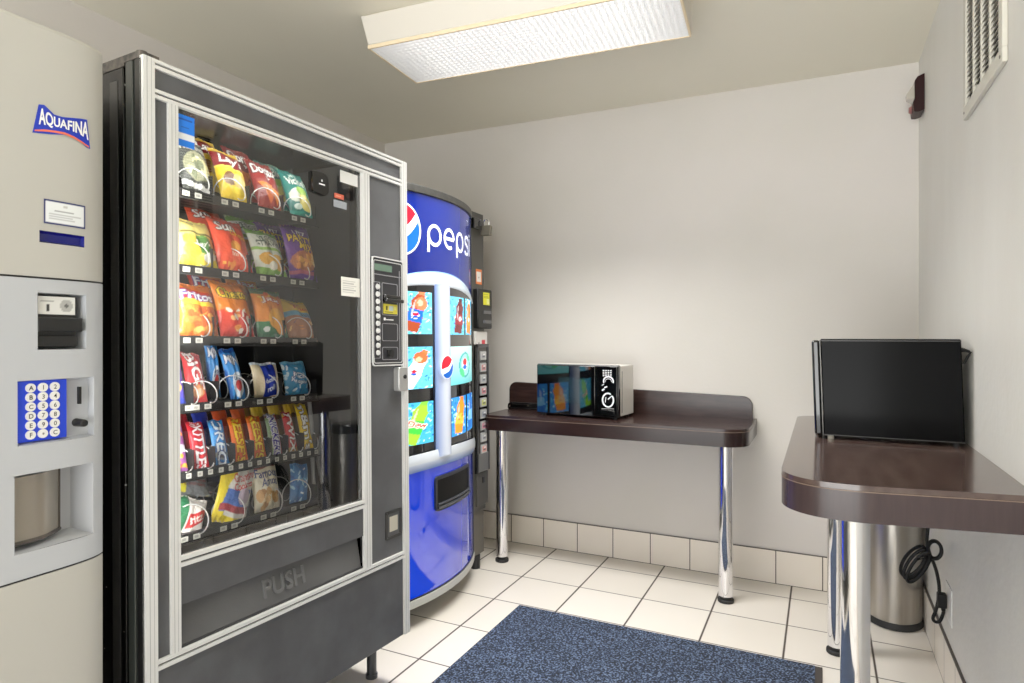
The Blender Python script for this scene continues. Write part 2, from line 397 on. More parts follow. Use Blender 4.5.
# ------------------------------------------------------------------ snack machine frame of reference
D = V3(.04310751,.99892299,-.01716373); V = V3(-.009,0,1); V /= np.linalg.norm(V); O = V3(.018,-2.306,0)
NN = np.cross(D,V); NN /= np.linalg.norm(NN)
def SM(u,w,o): return O+D*u+V*w+NN*o
W_ = .945
snack = empty('snack_vending_machine', (SM(W_/2,0,-.45)[0], SM(W_/2,0,-.45)[1], 0))
tag(snack, 'tall black snack vending machine with aluminium trim and big glass front', 'vending machine')
def smk(name, mb, m, parent=None, **k): mb.f_ = SM; return mk(name, mb, m, parent or snack, **k)
mb = MB(); t = .03
B0,B1,F_,K_ = .188,1.832,-.075,-.86
mb.box((0,B0,K_),(t,B1-.012,F_)).box((W_-t,B0,K_),(W_,B1-.012,F_)).box((t,B0,K_),(W_-t,B0+t,F_)).box((t,B1-.045,K_),(W_-t,B1-.014,F_)).box((t,B0+t,K_),(W_-t,B1-.045,K_+.02))
smk('cabinet', mb, M_black, bevel=.003)
mb = MB().box((0,B1-.012,K_),(W_,B1-.004,-.07)).box((.0,B1-.004,-.20),(.045,B1+.012,-.01)).cyl((.02,B1+.006,-.035),(.02,B1+.02,-.035),.012,12)
smk('top_hinge', mb, M_rust)
mb = MB().box((.001,B0,-.062),(W_-.001,B1-.02,-.055))
# door edge seen from the side
M_de = mat('door_edge_grey',(46,50,48),.35)
smk('door_edge', MB().box((0,B0+.01,-.066),(.010,B1-.004,-.040)), M_de, bevel=.002); smk('door_edge', MB().box((.0,B0+.01,-.032),(.012,B1-.004,-.004)), M_blk, bevel=.002); smk('door_edge', MB().box((W_-.012,B0+.01,-.066),(W_,B1-.004,-.004)), M_de, bevel=.002)
mb = MB().box((-.0012,B0+.02,-.125),(.0,B1-.04,-.095))
smk('side_strip', mb, mat('side_strip_grey',(52,52,52),.3))
# aluminium trim
def vstrip(mb, u0,u1,w0,w1,o0=-.012,o1=.0015):
    mb.mi = 0; mb.box((u0,w0,o0),(u1,w1,o1)); q = (u1-u0)
    mb.mi = 2; mb.box((u0+q*.30,w0,o1),(u0+q*.34,w1,o1+.0004)); mb.box((u0+q*.68,w0,o1),(u0+q*.71,w1,o1+.0004)); mb.mi = 0
def hstrip(mb,u0,u1,w0,w1,o0=-.012,o1=.001):
    h = w1-w0; mb.mi = 0; mb.box((u0,w0,o0),(u1,w0+h*.4,o1)); mb.box((u0,w0+h*.62,o0),(u1,w1,o1)); mb.mi = 1; mb.box((u0,w0+h*.4,o0),(u1,w0+h*.62,o1-.006)); mb.mi = 0
MT = [M_alu, M_alud, mat('trim_line',(150,150,150),.4)]
mb = MB(); vstrip(mb, 0,.027,.19,1.832); smk('left_trim', mb, MT)
mb = MB(); vstrip(mb, .917,W_,.19,1.832); smk('right_trim', mb, MT)
mb = MB(); hstrip(mb, .027,.917,1.811,1.832); smk('top_trim', mb, MT)
mb = MB(); hstrip(mb, .027,.917,1.744,1.765); smk('header_trim', mb, MT)
mb = MB(); vstrip(mb, .060,.084,.478,1.744,-.012,.0005); smk('window_side_trim', mb, MT)
mb = MB(); vstrip(mb, .718,.750,.478,1.744,-.012,.0005); smk('window_side_trim', mb, MT)
mb = MB(); hstrip(mb, .084,.718,.671,.695,-.012,.0005); smk('window_sill_trim', mb, MT)
mb = MB(); hstrip(mb, .027,.917,.455,.478); smk('kick_trim', mb, MT)
# panels
smk('header_panel', MB().box((.027,1.765,-.05),(.917,1.811,-.007)), M_panel)
smk('side_panel', MB().box((.027,.478,-.05),(.060,1.744,-.007)), M_panel)
smk('control_column', MB().box((.750,.478,-.05),(.917,1.744,-.007)), M_panel)
smk('kick_panel', MB().box((.027,.188,-.05),(.917,.455,-.006)), M_panel, bevel=.002)
smk('delivery_panel', MB().box((.084,.580,-.06),(.718,.671,-.008)), M_panel)
# push flap, tilted inward at the top
mb = MB(); mb.add([(.088,.482,-.014),(.714,.482,-.014),(.714,.578,-.032),(.088,.578,-.032),(.088,.482,-.03),(.714,.482,-.03),(.714,.578,-.045),(.088,.578,-.045)],
   [(0,1,2,3),(7,6,5,4),(0,4,5,1),(3,2,6,7),(1,5,6,2),(0,3,7,4)])
flap = smk('push_flap', mb, M_panel2, bevel=.002)
smk('flap_sill', MB().box((.084,.478,-.06),(.718,.4835,-.010)), M_alud)
v,tr,_ = text_tris('PUSH'); mb = MB(); n = len(v)
fl = lambda w: -.014-.018*(w-.482)/.096
x0,x1,y0,y1 = .335,.480,.508,.556
P = [(x0+(x1-x0)*a, y0+(y1-y0)*b) for a,b in v]
mb.add([(a,b,fl(b)+.005) for a,b in P]+[(a,b,fl(b)-.001) for a,b in P], [tuple(q) for q in tr.tolist()])
ed = {}
for a,b,c in tr.tolist():
    for e_ in ((a,b),(b,c),(c,a)): ed[e_] = 1
for a,b in list(ed):
    if (b,a) not in ed: mb.add([(P[a][0],P[a][1],fl(P[a][1])+.005),(P[b][0],P[b][1],fl(P[b][1])+.005),(P[b][0],P[b][1],fl(P[b][1])-.001),(P[a][0],P[a][1],fl(P[a][1])-.001)],[(0,3,2,1)])
smk('push_lettering', mb, mat('raised_letters',(98,98,99),.35), flap, smooth=False)
# interior
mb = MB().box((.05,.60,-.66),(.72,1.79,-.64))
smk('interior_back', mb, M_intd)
smk('interior_wall', MB().box((.625,.66,-.64),(.635,1.76,-.22)), M_int)
smk('interior_side', MB().box((.046,.62,-.64),(.052,1.78,-.06)), M_int); smk('interior_side', MB().box((.722,.62,-.64),(.748,1.78,-.06)), M_int)
smk('interior_floor', MB().box((.05,.60,-.64),(.72,.625,-.06)), M_int)
# glass
def glass_mat():
    m = bpy.data.materials.new('window_glass'); m.use_nodes = True; nt = m.node_tree; N = nt.nodes; L = nt.links
    N.remove(N['Principled BSDF']); out = N['Material Output']
    tr = N.new('ShaderNodeBsdfTransparent'); tr.inputs[0].default_value = (.93,.95,.94,1)
    gl = N.new('ShaderNodeBsdfGlossy'); gl.inputs['Roughness'].default_value = .02; gl.inputs[0].default_value = (1,1,1,1)
    fr = N.new('ShaderNodeFresnel'); fr.inputs[0].default_value = 1.6
    ma = N.new('ShaderNodeMath'); ma.operation = 'MULTIPLY_ADD'; ma.inputs[1].default_value = 1.3; ma.inputs[2].default_value = .035; L.new(fr.outputs[0], ma.inputs[0])
    mx = N.new('ShaderNodeMixShader'); L.new(ma.outputs[0], mx.inputs[0]); L.new(tr.outputs[0], mx.inputs[1]); L.new(gl.outputs[0], mx.inputs[2]); L.new(mx.outputs[0], out.inputs[0])
    return m
M_glass = glass_mat()
mb = MB().add([(.084,.695,-.013),(.718,.695,-.013),(.718,1.744,-.013),(.084,1.744,-.013)],[(0,1,2,3)])
smk('glass_pane', mb, M_glass, label='clear glass window')
# stickers on the glass
def flat(cv,u0,w0,u1,w1,o): return grid(cv, lambda a,b: SM(u0+(u1-u0)*a, w0+(w1-w0)*b, o))
cv = Cv(30,40,(20,120,235),.7); cv.rect(0,.22,1,.42,(235,240,245)).text('SNACKS',.12,.8,.88,.9,(10,60,150)) if False else cv.rect(0,.22,1,.42,(235,240,245)).rect(.12,.84,.88,.88,(10,70,170)).rect(.3,.6,.7,.64,(10,70,170)).lines(.15,.27,.85,.37,2,(90,120,170),.3)
mb,c = flat(cv,.0845,1.657,.133,1.732,-.0105); mk('blue_sticker', mb, P_print, snack, cols=c)
cv = Cv(24,16,(225,225,222)); cv.lines(.15,.35,.85,.65,2,(120,120,120),.3); mb,c = flat(cv,.627,1.694,.706,1.731,-.0105); mk('label_sticker', mb, P_print, snack, cols=c)
cv = Cv(16,8,(196,80,50)); cv.lines(.2,.3,.8,.7,1,(225,150,120),.4); mb,c = flat(cv,.602,1.640,.643,1.655,-.0105); mk('red_sticker', mb, P_print, snack, cols=c)
cv = Cv(16,12,(150,155,160)); mb,c = flat(cv,.598,1.612,.655,1.634,-.0105); mk('grey_sticker', mb, P_print, snack, cols=c)
cv = Cv(40,30,(232,230,222)); cv.lines(.08,.15,.92,.85,6,(120,118,115),.35,.6); mb,c = flat(cv,.628,1.343,.713,1.402,-.0105); mk('notice_sticker', mb, P_print, snack, cols=c)
mb = MB().prism(rpoly([(.508,1.640,.006),(.560,1.634,.012),(.572,1.645,.008),(.570,1.690,.01),(.555,1.700,.008),(.508,1.700,.006)]),-.011,-.004)
smk('black_badge', mb, M_blkg); smk('badge_mark', MB().box((.532,1.664,-.004),(.556,1.668,-.0035)).box((.542,1.674,-.004),(.546,1.680,-.0035)), M_wht)
# keypad
SM_flat = SM
def SM(u,w,o): return SM_flat(u,w,o-.009)
kp = smk('keypad_panel', MB().prism(rrect(.757,1.122,.921,1.482,.012),-.004,.010), mat('keypad_dark',(38,38,42),.35), bevel=.002)
KU = lambda f: .757+.164*f
KW = lambda f: 1.482-.36*f
def rframe(mb, u0,w0,u1,w1,o0,o1,t,r=.006):
    P = rrect(u0,w0,u1,w1,r); mb.loop(P, o0, o1, -t)
mb = MB(); rframe(mb,KU(.0),KW(1.),KU(1),KW(0),.0,.013,.0035,.012); rframe(mb,KU(.05),KW(.975),KU(.95),KW(.03),.0,.0115,.002,.008); smk('keypad_frame', mb, M_alu, kp)
smk('display', MB().box((KU(.08),KW(.125),.01),(KU(.62),KW(.065),.0115)), mat('lcd_green',(96,120,104),.2), kp)
mb = MB(); rframe(mb,KU(.05),KW(.93),KU(.24),KW(.23),.009,.0118,.0016,.004); rframe(mb,KU(.30),KW(.53),KU(.80),KW(.23),.009,.0118,.002,.006)
rframe(mb,KU(.30),KW(.77),KU(.80),KW(.605),.009,.0118,.002,.006); rframe(mb,KU(.30),KW(.945),KU(.80),KW(.825),.009,.0118,.002,.006); mb.box((KU(.86),KW(.95),.009),(KU(.875),KW(.1),.0115)); mb.box((KU(.06),KW(.165),.009),(KU(.9),KW(.158),.0115))
smk('keypad_outline', mb, mat('keypad_line',(150,150,155),.4,metal=.3), kp)
for i in range(10):
    w = KW(.275+.067*i); smk('select_button', MB().cyl((KU(.17),w,.009),(KU(.17),w,.016),.0095,14,.007), M_alu, kp); 
smk('bill_slot', MB().box((KU(.31),KW(.41),.009),(KU(.88),KW(.375),.030)).box((KU(.33),KW(.375),.009),(KU(.86),KW(.34),.020)), M_blkg, kp, bevel=.003)
cv = Cv(30,22,(222,208,60)); cv.rect(.4,.3,.7,.85,(190,205,200)).rect(.2,.35,.28,.8,(60,60,30)).lines(.1,.08,.9,.24,1,(60,60,30),.5).rect(.74,.4,.9,.8,(235,230,120))
mb,c = grid(cv, lambda a,b: SM(KU(.33)+(KU(.78)-KU(.33))*a, KW(.515)+(KW(.425)-KW(.515))*b, .0125)); mk('bill_label', mb, P_print, kp, cols=c)
smk('maker_mark', MB().box((KU(.36),KW(.578),.010),(KU(.41),KW(.553),.0112)).box((KU(.43),KW(.575),.010),(KU(.66),KW(.567),.0112)), M_wht, kp)
smk('coin_knob', MB().cyl((KU(.54),KW(.885),.009),(KU(.54),KW(.885),.019),.013,20).box((KU(.45),KW(.915),.01),(KU(.63),KW(.855),.014)), M_blk, kp)
smk('door_lock', MB().prism(rrect(.876,1.034,.926,1.116,.008),-.004,.026), mat('lock_steel',(188,188,186),.3,metal=.6), bevel=.003)
smk('lock_cylinder', MB().cyl((.905,1.083,.026),(.905,1.083,.030),.007,16), M_blk)
wn = smk('coin_return', MB().prism(rrect(.822,.532,.915,.636,.006),-.004,.001), M_blk, bevel=.002)
mb = MB(); rframe(mb,.826,.536,.911,.632,.0,.005,.010,.006); smk('return_bezel', mb, mat('bezel_grey',(44,44,44),.4), wn)
smk('return_window', MB().box((.848,.560,.001),(.890,.610,.003)), mat('return_beige',(186,180,164),.4), wn)
SM = SM_flat
for u,o_ in ((.90,-.135),(.06,-.135),(.90,-.80),(.06,-.80)):
    c0 = SM(u,0,o_); h = SM(u,B0,o_)[2]
    mb = MB(); mb.cyl((c0[0],c0[1],.012),(c0[0],c0[1],h+.01),.017,20); mb.cyl((c0[0],c0[1],0),(c0[0],c0[1],.014),.021,20)
    mk('foot', mb, mat('foot_steel',(72,74,78),.35,metal=.7), snack)

# trays, coils, price tags
ROWS = [1.577,1.386,1.208,1.038,.868,.712]
SC = {0:[.188,.300,.420,.540],1:[.188,.300,.424,.534],2:[.188,.304,.424,.540],3:[.158,.212,.306,.410,.532],4:[.155,.2165,.278,.3395,.401,.4625,.524,.5855],5:[.178,.290,.420,.530]}
M_tray = mat('tray_grey',(78,79,77),.55); M_trayd = mat('tray_dark',(26,26,27),.5)
def coil_pts(u,w,r,n,turns=5,o0=-.088,pitch=.095,ph=0.):
    out = []
    for i in range(n*turns+1):
        t = 2*math.pi*i/n+ph; out.append((u+r*math.cos(t), w+r+.004+r*math.sin(t), o0-pitch*i/n))
    return out
def tagcv():
    cv = Cv(10,7,(205,203,192)); cv.rect(.2,.3,.75,.7,(105,105,100),.6); return cv
for ri,w in enumerate(ROWS):
    md = M_trayd
    uR = .605
    tr_ = smk('tray', MB().box((.055,w-.002,-.60),(uR,w+.002,-.092)).box((.055,w-.020,-.094),(uR,w+.004,-.090)).box((.053,w-.02,-.6),(.055,w+.05,-.094)).box((uR,w-.02,-.6),(uR+.002,w+.045,-.094)), md)
    smk('tray_lip', MB().box((.055,w-.0215,-.0905),(uR+.006,w-.019,-.084)), M_int if ri<3 else M_blk, tr_)
    cs = SC[ri]
    edges = [(cs[i]+cs[i+1])/2 for i in range(len(cs)-1)]
    mb = MB()
    for e_ in edges: mb.box((e_-.001,w,-.56),(e_+.001,w+(.055 if ri != 5 else .03),-.095))
    smk('lane_divider', mb, md, tr_)
    for ci,u in enumerate(cs):
        gap = min([abs(u-x) for x in cs if x != u])
        r = .032 if ri < 3 else (.0275 if ri in (3,4) else .034)
        if ri == 3 and ci > 1: r = .033
        mb = MB().tube(coil_pts(u+.010,w-.002,r,22,3,-.066 if ri != 4 else -.084,.085,ph=-1.9),.0016,6)
        mb.v = [tuple(p) for p in mb.v]
        smk('spiral_coil', mb, M_coil, tr_)
        for du in ((-.024,.010) if ri != 4 else (-.018,.012)):
            wd = .020 if ri != 4 else .014
            if u+du < .09: continue
            mb,c = grid(tagcv(), lambda a,b,u=u,du=du,wd=wd,w=w: SM(u+du+wd*(a-.5), w-.008+.013*(b-.5), -.0885)); mk('price_tag', mb, P_print, tr_, cols=c)
smk('delivery_divider', MB().box((.215,.625,-.5),(.219,.69,-.1)).box((.355,.625,-.5),(.359,.69,-.1)).box((.49,.625,-.5),(.494,.69,-.1)), M_trayd)
mb = MB().tube([(.600,1.02,-.12),(.604,.95,-.115),(.61,.86,-.12),(.612,.76,-.115),(.63,.68,-.12)],.006,8).tube([(.648,.90,-.12),(.640,.82,-.125),(.652,.75,-.12)],.005,8)
smk('elevator_hose', mb, mat('hose_grey',(120,120,120),.35))

# ------------------------------------------------------------------ snacks
SNACKS = []
SHU = {'chip_bag':.023}; SHL = {'chip_bag':8,'candy_bar':5}
def bag(name, u, w, o, wd, ht, th, cv, label, cat, lean=22, roll=0, yaw=0, fold=.12, sq=0, group=None, tex=1.):
    lr = math.radians(lean); rr = math.radians(roll); yr = math.radians(yaw)
    up0 = V*math.cos(lr)-NN*math.sin(lr); n0 = NN*math.cos(lr)+V*math.sin(lr)
    r0 = D*math.cos(yr)+n0*math.sin(yr); n1 = n0*math.cos(yr)-D*math.sin(yr)
    R_ = r0*math.cos(rr)+up0*math.sin(rr); U_ = up0*math.cos(rr)-r0*math.sin(rr)
    u += SHU.get(name,0); lean += SHL.get(name,0)
    base = SM(u,w-.008,o); ph = random.uniform(0,6)
    def f(a,b,s=1):
        x = 2*a-1; env = max(0,1-abs(x)**2.6)**.6*max(0,math.sin(math.pi*min(1,max(0,(b-.045)/.91))))**.55
        pin = 1-.07*math.sin(math.pi*b)
        wr = .0022*math.sin(9*x+ph)*math.sin(7*b+ph)*(1-abs(x)) + .0015*math.sin(26*x+ph)*max(0,1-min(b,1-b)*9)
        dx = x*wd/2*pin; dn = s*th/2*env + wr*(tex) 
        if b > .72: dn -= fold*(b-.72)**2*ht*4
        if s < 0: dn -= .0004
        return base+R_*dx+U_*(ht*b+.002*math.sin(5*x+ph))+n1*dn
    mb,c = grid(cv, f, back=lambda a,b: f(a,b,-1))
    o_ = mk(name, mb, P_bag, None, cols=c, loc=tuple(base), ang=60)
    tag(o_, label, cat, group); SNACKS.append(o_); return o_
BX,BY = 46,66
def C(bg,asp=.65,nx=BX,ny=BY): return Cv(nx,ny,bg,asp)
OFF = -.104
# row 1
w = ROWS[0]+.006
def lays():
    cv = C((238,200,40)); cv.poly([(0,.62),(1,.56),(1,.86),(0,.92)],(128,30,36)).poly([(0,.60),(1,.54),(1,.57),(0,.63)],(250,225,90)).text("Lay's",.12,.62,.9,.84,(250,248,240),(90,20,25),1,shear=.1,rot=-5)
    cv.ell(.32,.38,.20,.12,(120,80,40),20).ell(.68,.36,.26,.16,(222,190,90),-10).ell(.68,.36,.2,.12,(236,208,120),-10).ell(.5,.2,.24,.06,(250,220,60)).rect(0,0,1,.05,(225,190,70)).rect(0,.95,1,1,(225,190,70)); return cv
def dark():
    cv = C((74,76,72)); cv.text('Ruffles',.1,.74,.9,.9,(190,190,175)).ell(.5,.45,.42,.26,(150,150,120),15).blobs(.2,.25,.8,.6,16,[(214,206,150),(190,188,140),(120,126,96),(232,228,190)],.09).poly([(0,.12),(1,.02),(1,.08),(0,.2)],(220,220,215)); return cv
def doritos():
    cv = C((140,36,34)); cv.grad(0,.2,(165,50,40),(140,36,34)).text('Doritos',.06,.66,.94,.86,(240,236,230),(30,10,10),1,rot=-4).poly([(.42,.62),(.60,.61),(.5,.56)],(235,235,230)).poly([(.1,.5),(.6,.48),(.4,.22)],(222,120,40)).poly([(.5,.45),(.9,.36),(.7,.12)],(235,140,50)).poly([(.3,.3),(.6,.33),(.45,.12)],(205,95,35)); return cv
def teal():
    cv = C((28,120,110)); cv.text('Miss',.3,.8,.6,.88,(215,230,215)).text("Vickie's",.08,.64,.92,.8,(230,238,225),(20,80,75),1).ell(.35,.42,.3,.14,(212,220,200),10).ell(.62,.3,.26,.16,(226,210,110),-20).ell(.55,.52,.22,.08,(150,190,70)).rect(0,.0,1,.12,(30,150,135)).ell(.3,.2,.15,.06,(200,220,210)); return cv
for k,(cvf,lab,th_) in enumerate([(dark,'dark grey chip bag with pale green chips, top row far left',0),(lays,'yellow chip bag with maroon banner, front of the top row',0),(doritos,'dark red tortilla chip bag on the top row',0),(teal,'teal chip bag at the right end of the top row',0)]):
    bag('chip_bag', SC[0][k]+.004, w, OFF, [.092,.096,.094,.098][k], .176, .042, cvf(), lab, 'snack bag', lean=24, roll=-3)
bag('chip_bag', SC[0][1]-.004, w+.042, OFF-.085, .096,.182,.045, lays(), 'yellow chip bag standing behind the front one on the top row','snack bag', lean=24, roll=-2)
bag('chip_bag', SC[0][2]-.004, w+.040, OFF-.088, .096,.18,.045, doritos(), 'dark red tortilla chip bag tucked behind another on the top row','snack bag', lean=22, roll=-2)
bag('chip_bag', SC[0][3]-.004, w+.036, OFF-.088, .096,.17,.045, teal(), 'teal chip bag tucked behind another at the right of the top row','snack bag', lean=22)
# row 2
w = ROWS[1]+.006
def ruff():
    cv = C((236,214,120)); cv.rect(0,.0,1,.2,(240,216,70)).text('Baked',.1,.84,.5,.93,(120,100,50)).rect(0,.62,1,.67,(120,110,50)).ell(.62,.44,.26,.18,(96,150,60)).ell(.62,.44,.22,.14,(70,120,50)).text("Lay's",.42,.4,.82,.5,(245,245,235)).ell(.3,.3,.2,.14,(240,190,60)).ell(.75,.22,.2,.08,(245,245,235),20).ell(.25,.5,.16,.1,(230,170,60)); return cv
def sun():
    cv = C((226,74,44)); cv.text('Sun',.12,.70,.62,.88,(245,240,235),(60,30,20),1,rot=-6).text('Chips',.42,.58,.9,.7,(250,200,40),(150,40,20),0,rot=-6).ell(.5,.42,.14,.1,(236,160,60)).ell(.62,.22,.26,.14,(236,100,70)).text('harvest',.36,.26,.86,.33,(250,220,200)).blobs(.1,.05,.5,.2,5,[(240,170,70),(236,140,60)],.05).rect(0,.955,1,1,(200,60,40)); return cv
def green():
    cv = C((226,230,216)); cv.rect(0,.86,1,1,(122,176,60)).text('VEGGIE',.2,.72,.85,.82,(86,110,90)).text('STRAWS',.12,.6,.88,.71,(70,90,80)).rect(0,.0,1,.16,(132,184,70)).rect(0,.5,1,.56,(150,196,90)).ell(.32,.34,.22,.12,(230,170,60),10).ell(.7,.28,.24,.15,(236,182,70),-10).ell(.5,.2,.14,.08,(240,236,220)); return cv
def purple():
    cv = C((96,40,140)); cv.text('UTZ',.3,.80,.75,.88,(240,236,240)).text('PARTY',.08,.66,.9,.79,(246,206,40),(60,20,80),1,rot=-5).text('MIX',.38,.53,.88,.65,(246,206,40),(60,20,80),1,rot=-5).ell(.5,.34,.46,.17,(180,100,60)).blobs(.1,.22,.9,.48,22,[(236,170,90),(222,140,60),(245,215,150),(190,110,70)],.08).rect(0,0,1,.12,(104,44,160)).rect(0,.12,1,.17,(190,90,120)); return cv
for k,(cvf,lab) in enumerate([(ruff,'pale yellow chip bag with green seal, second row far left'),(sun,'bright red-orange chip bag on the second row'),(green,'green and white chip bag on the second row'),(purple,'purple and yellow mix bag at the right end of the second row')]):
    bag('chip_bag', SC[1][k]+.002+(.010 if k==3 else 0), w, OFF, .112, [.150,.176,.160,.180][k], .045, cvf(), lab,'snack bag', lean=[24,24,24,12][k], roll=[-4,-4,-3,2][k])
bag('chip_bag', SC[1][1]-.002, w+.040, OFF-.088, .112,.178,.045, sun(), 'red-orange chip bag behind the front one on the second row','snack bag', lean=24, roll=-4)
bag('chip_bag', SC[1][2], w+.038, OFF-.088, .112,.165,.045, green(), 'green and white chip bag behind the front one, second row','snack bag', lean=20, roll=-2)
bag('chip_bag', SC[1][3]-.010, w+.020, OFF-.088, .112,.175,.045, purple(), 'purple mix bag behind the front one, second row','snack bag', lean=16)
# row 3
w = ROWS[2]+.006
def fritos():
    cv = C((232,120,40)); cv.poly([(0,.58),(1,.54),(1,.62),(0,.68)],(250,200,60)).poly([(0,.68),(1,.62),(1,.8),(0,.9)],(196,46,30)).text('Fritos',.08,.66,.92,.82,(245,240,245),(80,50,140),1,rot=-4).ell(.6,.3,.34,.24,(214,90,40)).blobs(.2,.1,.9,.5,26,[(240,160,70),(250,180,90),(200,90,40),(225,130,60)],.08); return cv
def cheetos():
    cv = C((238,130,34)); cv.text('Cheetos',.08,.66,.95,.84,(250,215,50),(30,20,10),1,rot=-3).grad(0,.46,(196,36,30),(222,60,36)).blobs(.1,.38,.9,.5,8,[(250,240,225),(238,130,34)],.07).ell(.62,.26,.3,.16,(214,50,40)).blobs(.3,.12,.9,.38,12,[(250,235,225),(240,150,60),(250,190,120)],.06); return cv
def flam():
    cv = C((234,140,50)); cv.rect(0,.86,1,1,(96,130,90)).blobs(.2,.68,.85,.86,10,[(240,200,90),(226,90,50)],.07).text('Jax',.2,.66,.8,.8,(250,240,230),(200,60,40),1).grad(0,.3,(30,110,76),(60,140,90)).ell(.6,.36,.3,.2,(244,172,56),-20).ell(.7,.22,.2,.12,(240,160,50),-30).ell(.25,.16,.1,.05,(235,240,235)); return cv
def andy():
    cv = C((240,196,70)); cv.text('Hot',.3,.78,.6,.87,(200,50,40)).text('Fries',.35,.68,.85,.78,(206,56,44)).rect(0,.5,1,.62,(110,170,200)).text('snack',.5,.52,.9,.6,(60,60,60)).rect(0,0,1,.5,(180,120,90))
    for i in range(16):
        x = random.uniform(0,.9); y = random.uniform(.06,.42); dx = random.uniform(-.2,.3); dy = random.uniform(-.1,.12); cv.poly([(x,y),(x+dx,y+dy),(x+dx+.06,y+dy+.02),(x+.06,y+.03)],random.choice([(236,150,70),(200,90,60),(90,70,110),(245,200,130)]))
    return cv
for k,(cvf,lab) in enumerate([(fritos,'orange corn chip bag at the far left of the third row'),(cheetos,'orange and red puff bag with white puffs, third row'),(flam,'orange bag with green bottom on the third row'),(andy,'yellow, blue and brown fries bag ending the third row')]):
    bag('chip_bag', SC[2][k]+.002, w, OFF, .112, [.150,.168,.160,.145][k], .045, cvf(), lab,'snack bag', lean=[18,18,20,30][k], roll=[-3,-1,-5,-6][k])
bag('chip_bag', SC[2][1]-.004, w+.034, OFF-.088,.112,.17,.045, fritos(),'orange bag behind the front puff bag on the third row','snack bag',lean=20,roll=-2)
bag('chip_bag', SC[2][2]-.004, w+.040, OFF-.088,.112,.17,.045, flam(),'green-topped orange bag behind its twin on the third row','snack bag',lean=18,roll=0)
# row 4
w = ROWS[3]+.006
def packp(bg, top, txt, tc, c2):
    cv = C(bg,.45,34,60); cv.rect(0,.88,1,1,top).text(txt,-.35,.5,1.35,.72,tc,c2,1,rot=-78).ell(.5,.22,.34,.12,(236,150,90)).ell(.55,.2,.2,.07,(250,200,160)); return cv
bag('cookie_pack', SC[3][0]-.006, w, -.112, .050,.125,.025, (lambda: C((70,60,160),.4,26,50).rect(0,0,1,.16,(40,60,170)).blobs(.1,.2,.9,.5,9,[(236,170,80),(245,200,130),(190,90,50)],.09))(), 'blue and orange cookie pack, partly hidden at the left of the fourth row','snack pack',lean=12)
bag('cookie_pack', SC[3][1], w, -.112, .056,.150,.026, packp((206,40,46),(214,60,60),'BIGS',(250,240,235),(150,20,30)), 'narrow red snack pack on the fourth row','snack pack',lean=26,roll=-8)
cv = C((74,100,124),.7,30,40); cv.ell(.5,.55,.4,.2,(110,140,165)).rect(0,0,1,.25,(120,60,60))
bag('cookie_pack', SC[3][1]+.030, w+.004, -.22, .075,.115,.026, cv, 'dim blue grey pack lying behind the narrow red one','snack pack',lean=25)
def mini():
    cv = C((60,140,214),.5,38,60); cv.rect(0,.9,1,1,(30,90,180)).text('MINI',.1,.68,.95,.84,(245,245,250),(40,50,110),1,rot=-8).ell(.55,.3,.34,.24,(214,226,236)).ell(.55,.28,.2,.1,(180,60,60)).text('oreo',.3,.36,.85,.46,(40,50,110)).poly([(0,0),(.15,0),(.05,.6),(0,.6)],(30,90,170)); return cv
bag('cookie_pack', SC[3][2]+.030, w, -.112,.052,.150,.03, mini(),'light blue cookie pack with folded top on the fourth row','snack pack',lean=16,roll=3)
bag('cookie_pack', SC[3][2]+.004, w+.008, -.18,.040,.160,.03, mini(),'narrow blue pack leaning behind the light blue cookie pack','snack pack',lean=6,roll=0)
cv = C((232,214,176),.9,50,50); cv.rect(.30,.06,.80,.94,(26,50,170)).rect(0,.93,1,1,(210,225,240)).text('danish',.34,.44,.76,.56,(240,242,250),rot=8).text('roll',.42,.2,.7,.34,(240,242,250),rot=8).rect(.86,.1,.92,.9,(245,240,225))
bag('pastry_pack', SC[3][3]+.024, w, -.112,.094,.104,.035, cv,'cream pastry pack with royal blue middle on the fourth row','snack pack',lean=10,roll=0)
cv = C((70,150,200),.85,50,50); cv.blobs(0,0,1,1,26,[(190,220,235),(50,120,180),(235,245,250),(110,180,220)],.08,.4).text('Rice',.3,.5,.8,.64,(240,248,255),(30,80,140),1,rot=-10).text('Krispies',.2,.32,.9,.46,(240,248,255),(30,80,140),1,rot=-10).rect(0,.93,1,1,(120,190,225))
bag('cereal_bar_pack', SC[3][4]+.014, w, -.112,.094,.106,.035, cv,'crinkled light blue cereal bar pack, right end of the fourth row','snack pack',lean=12,roll=0)
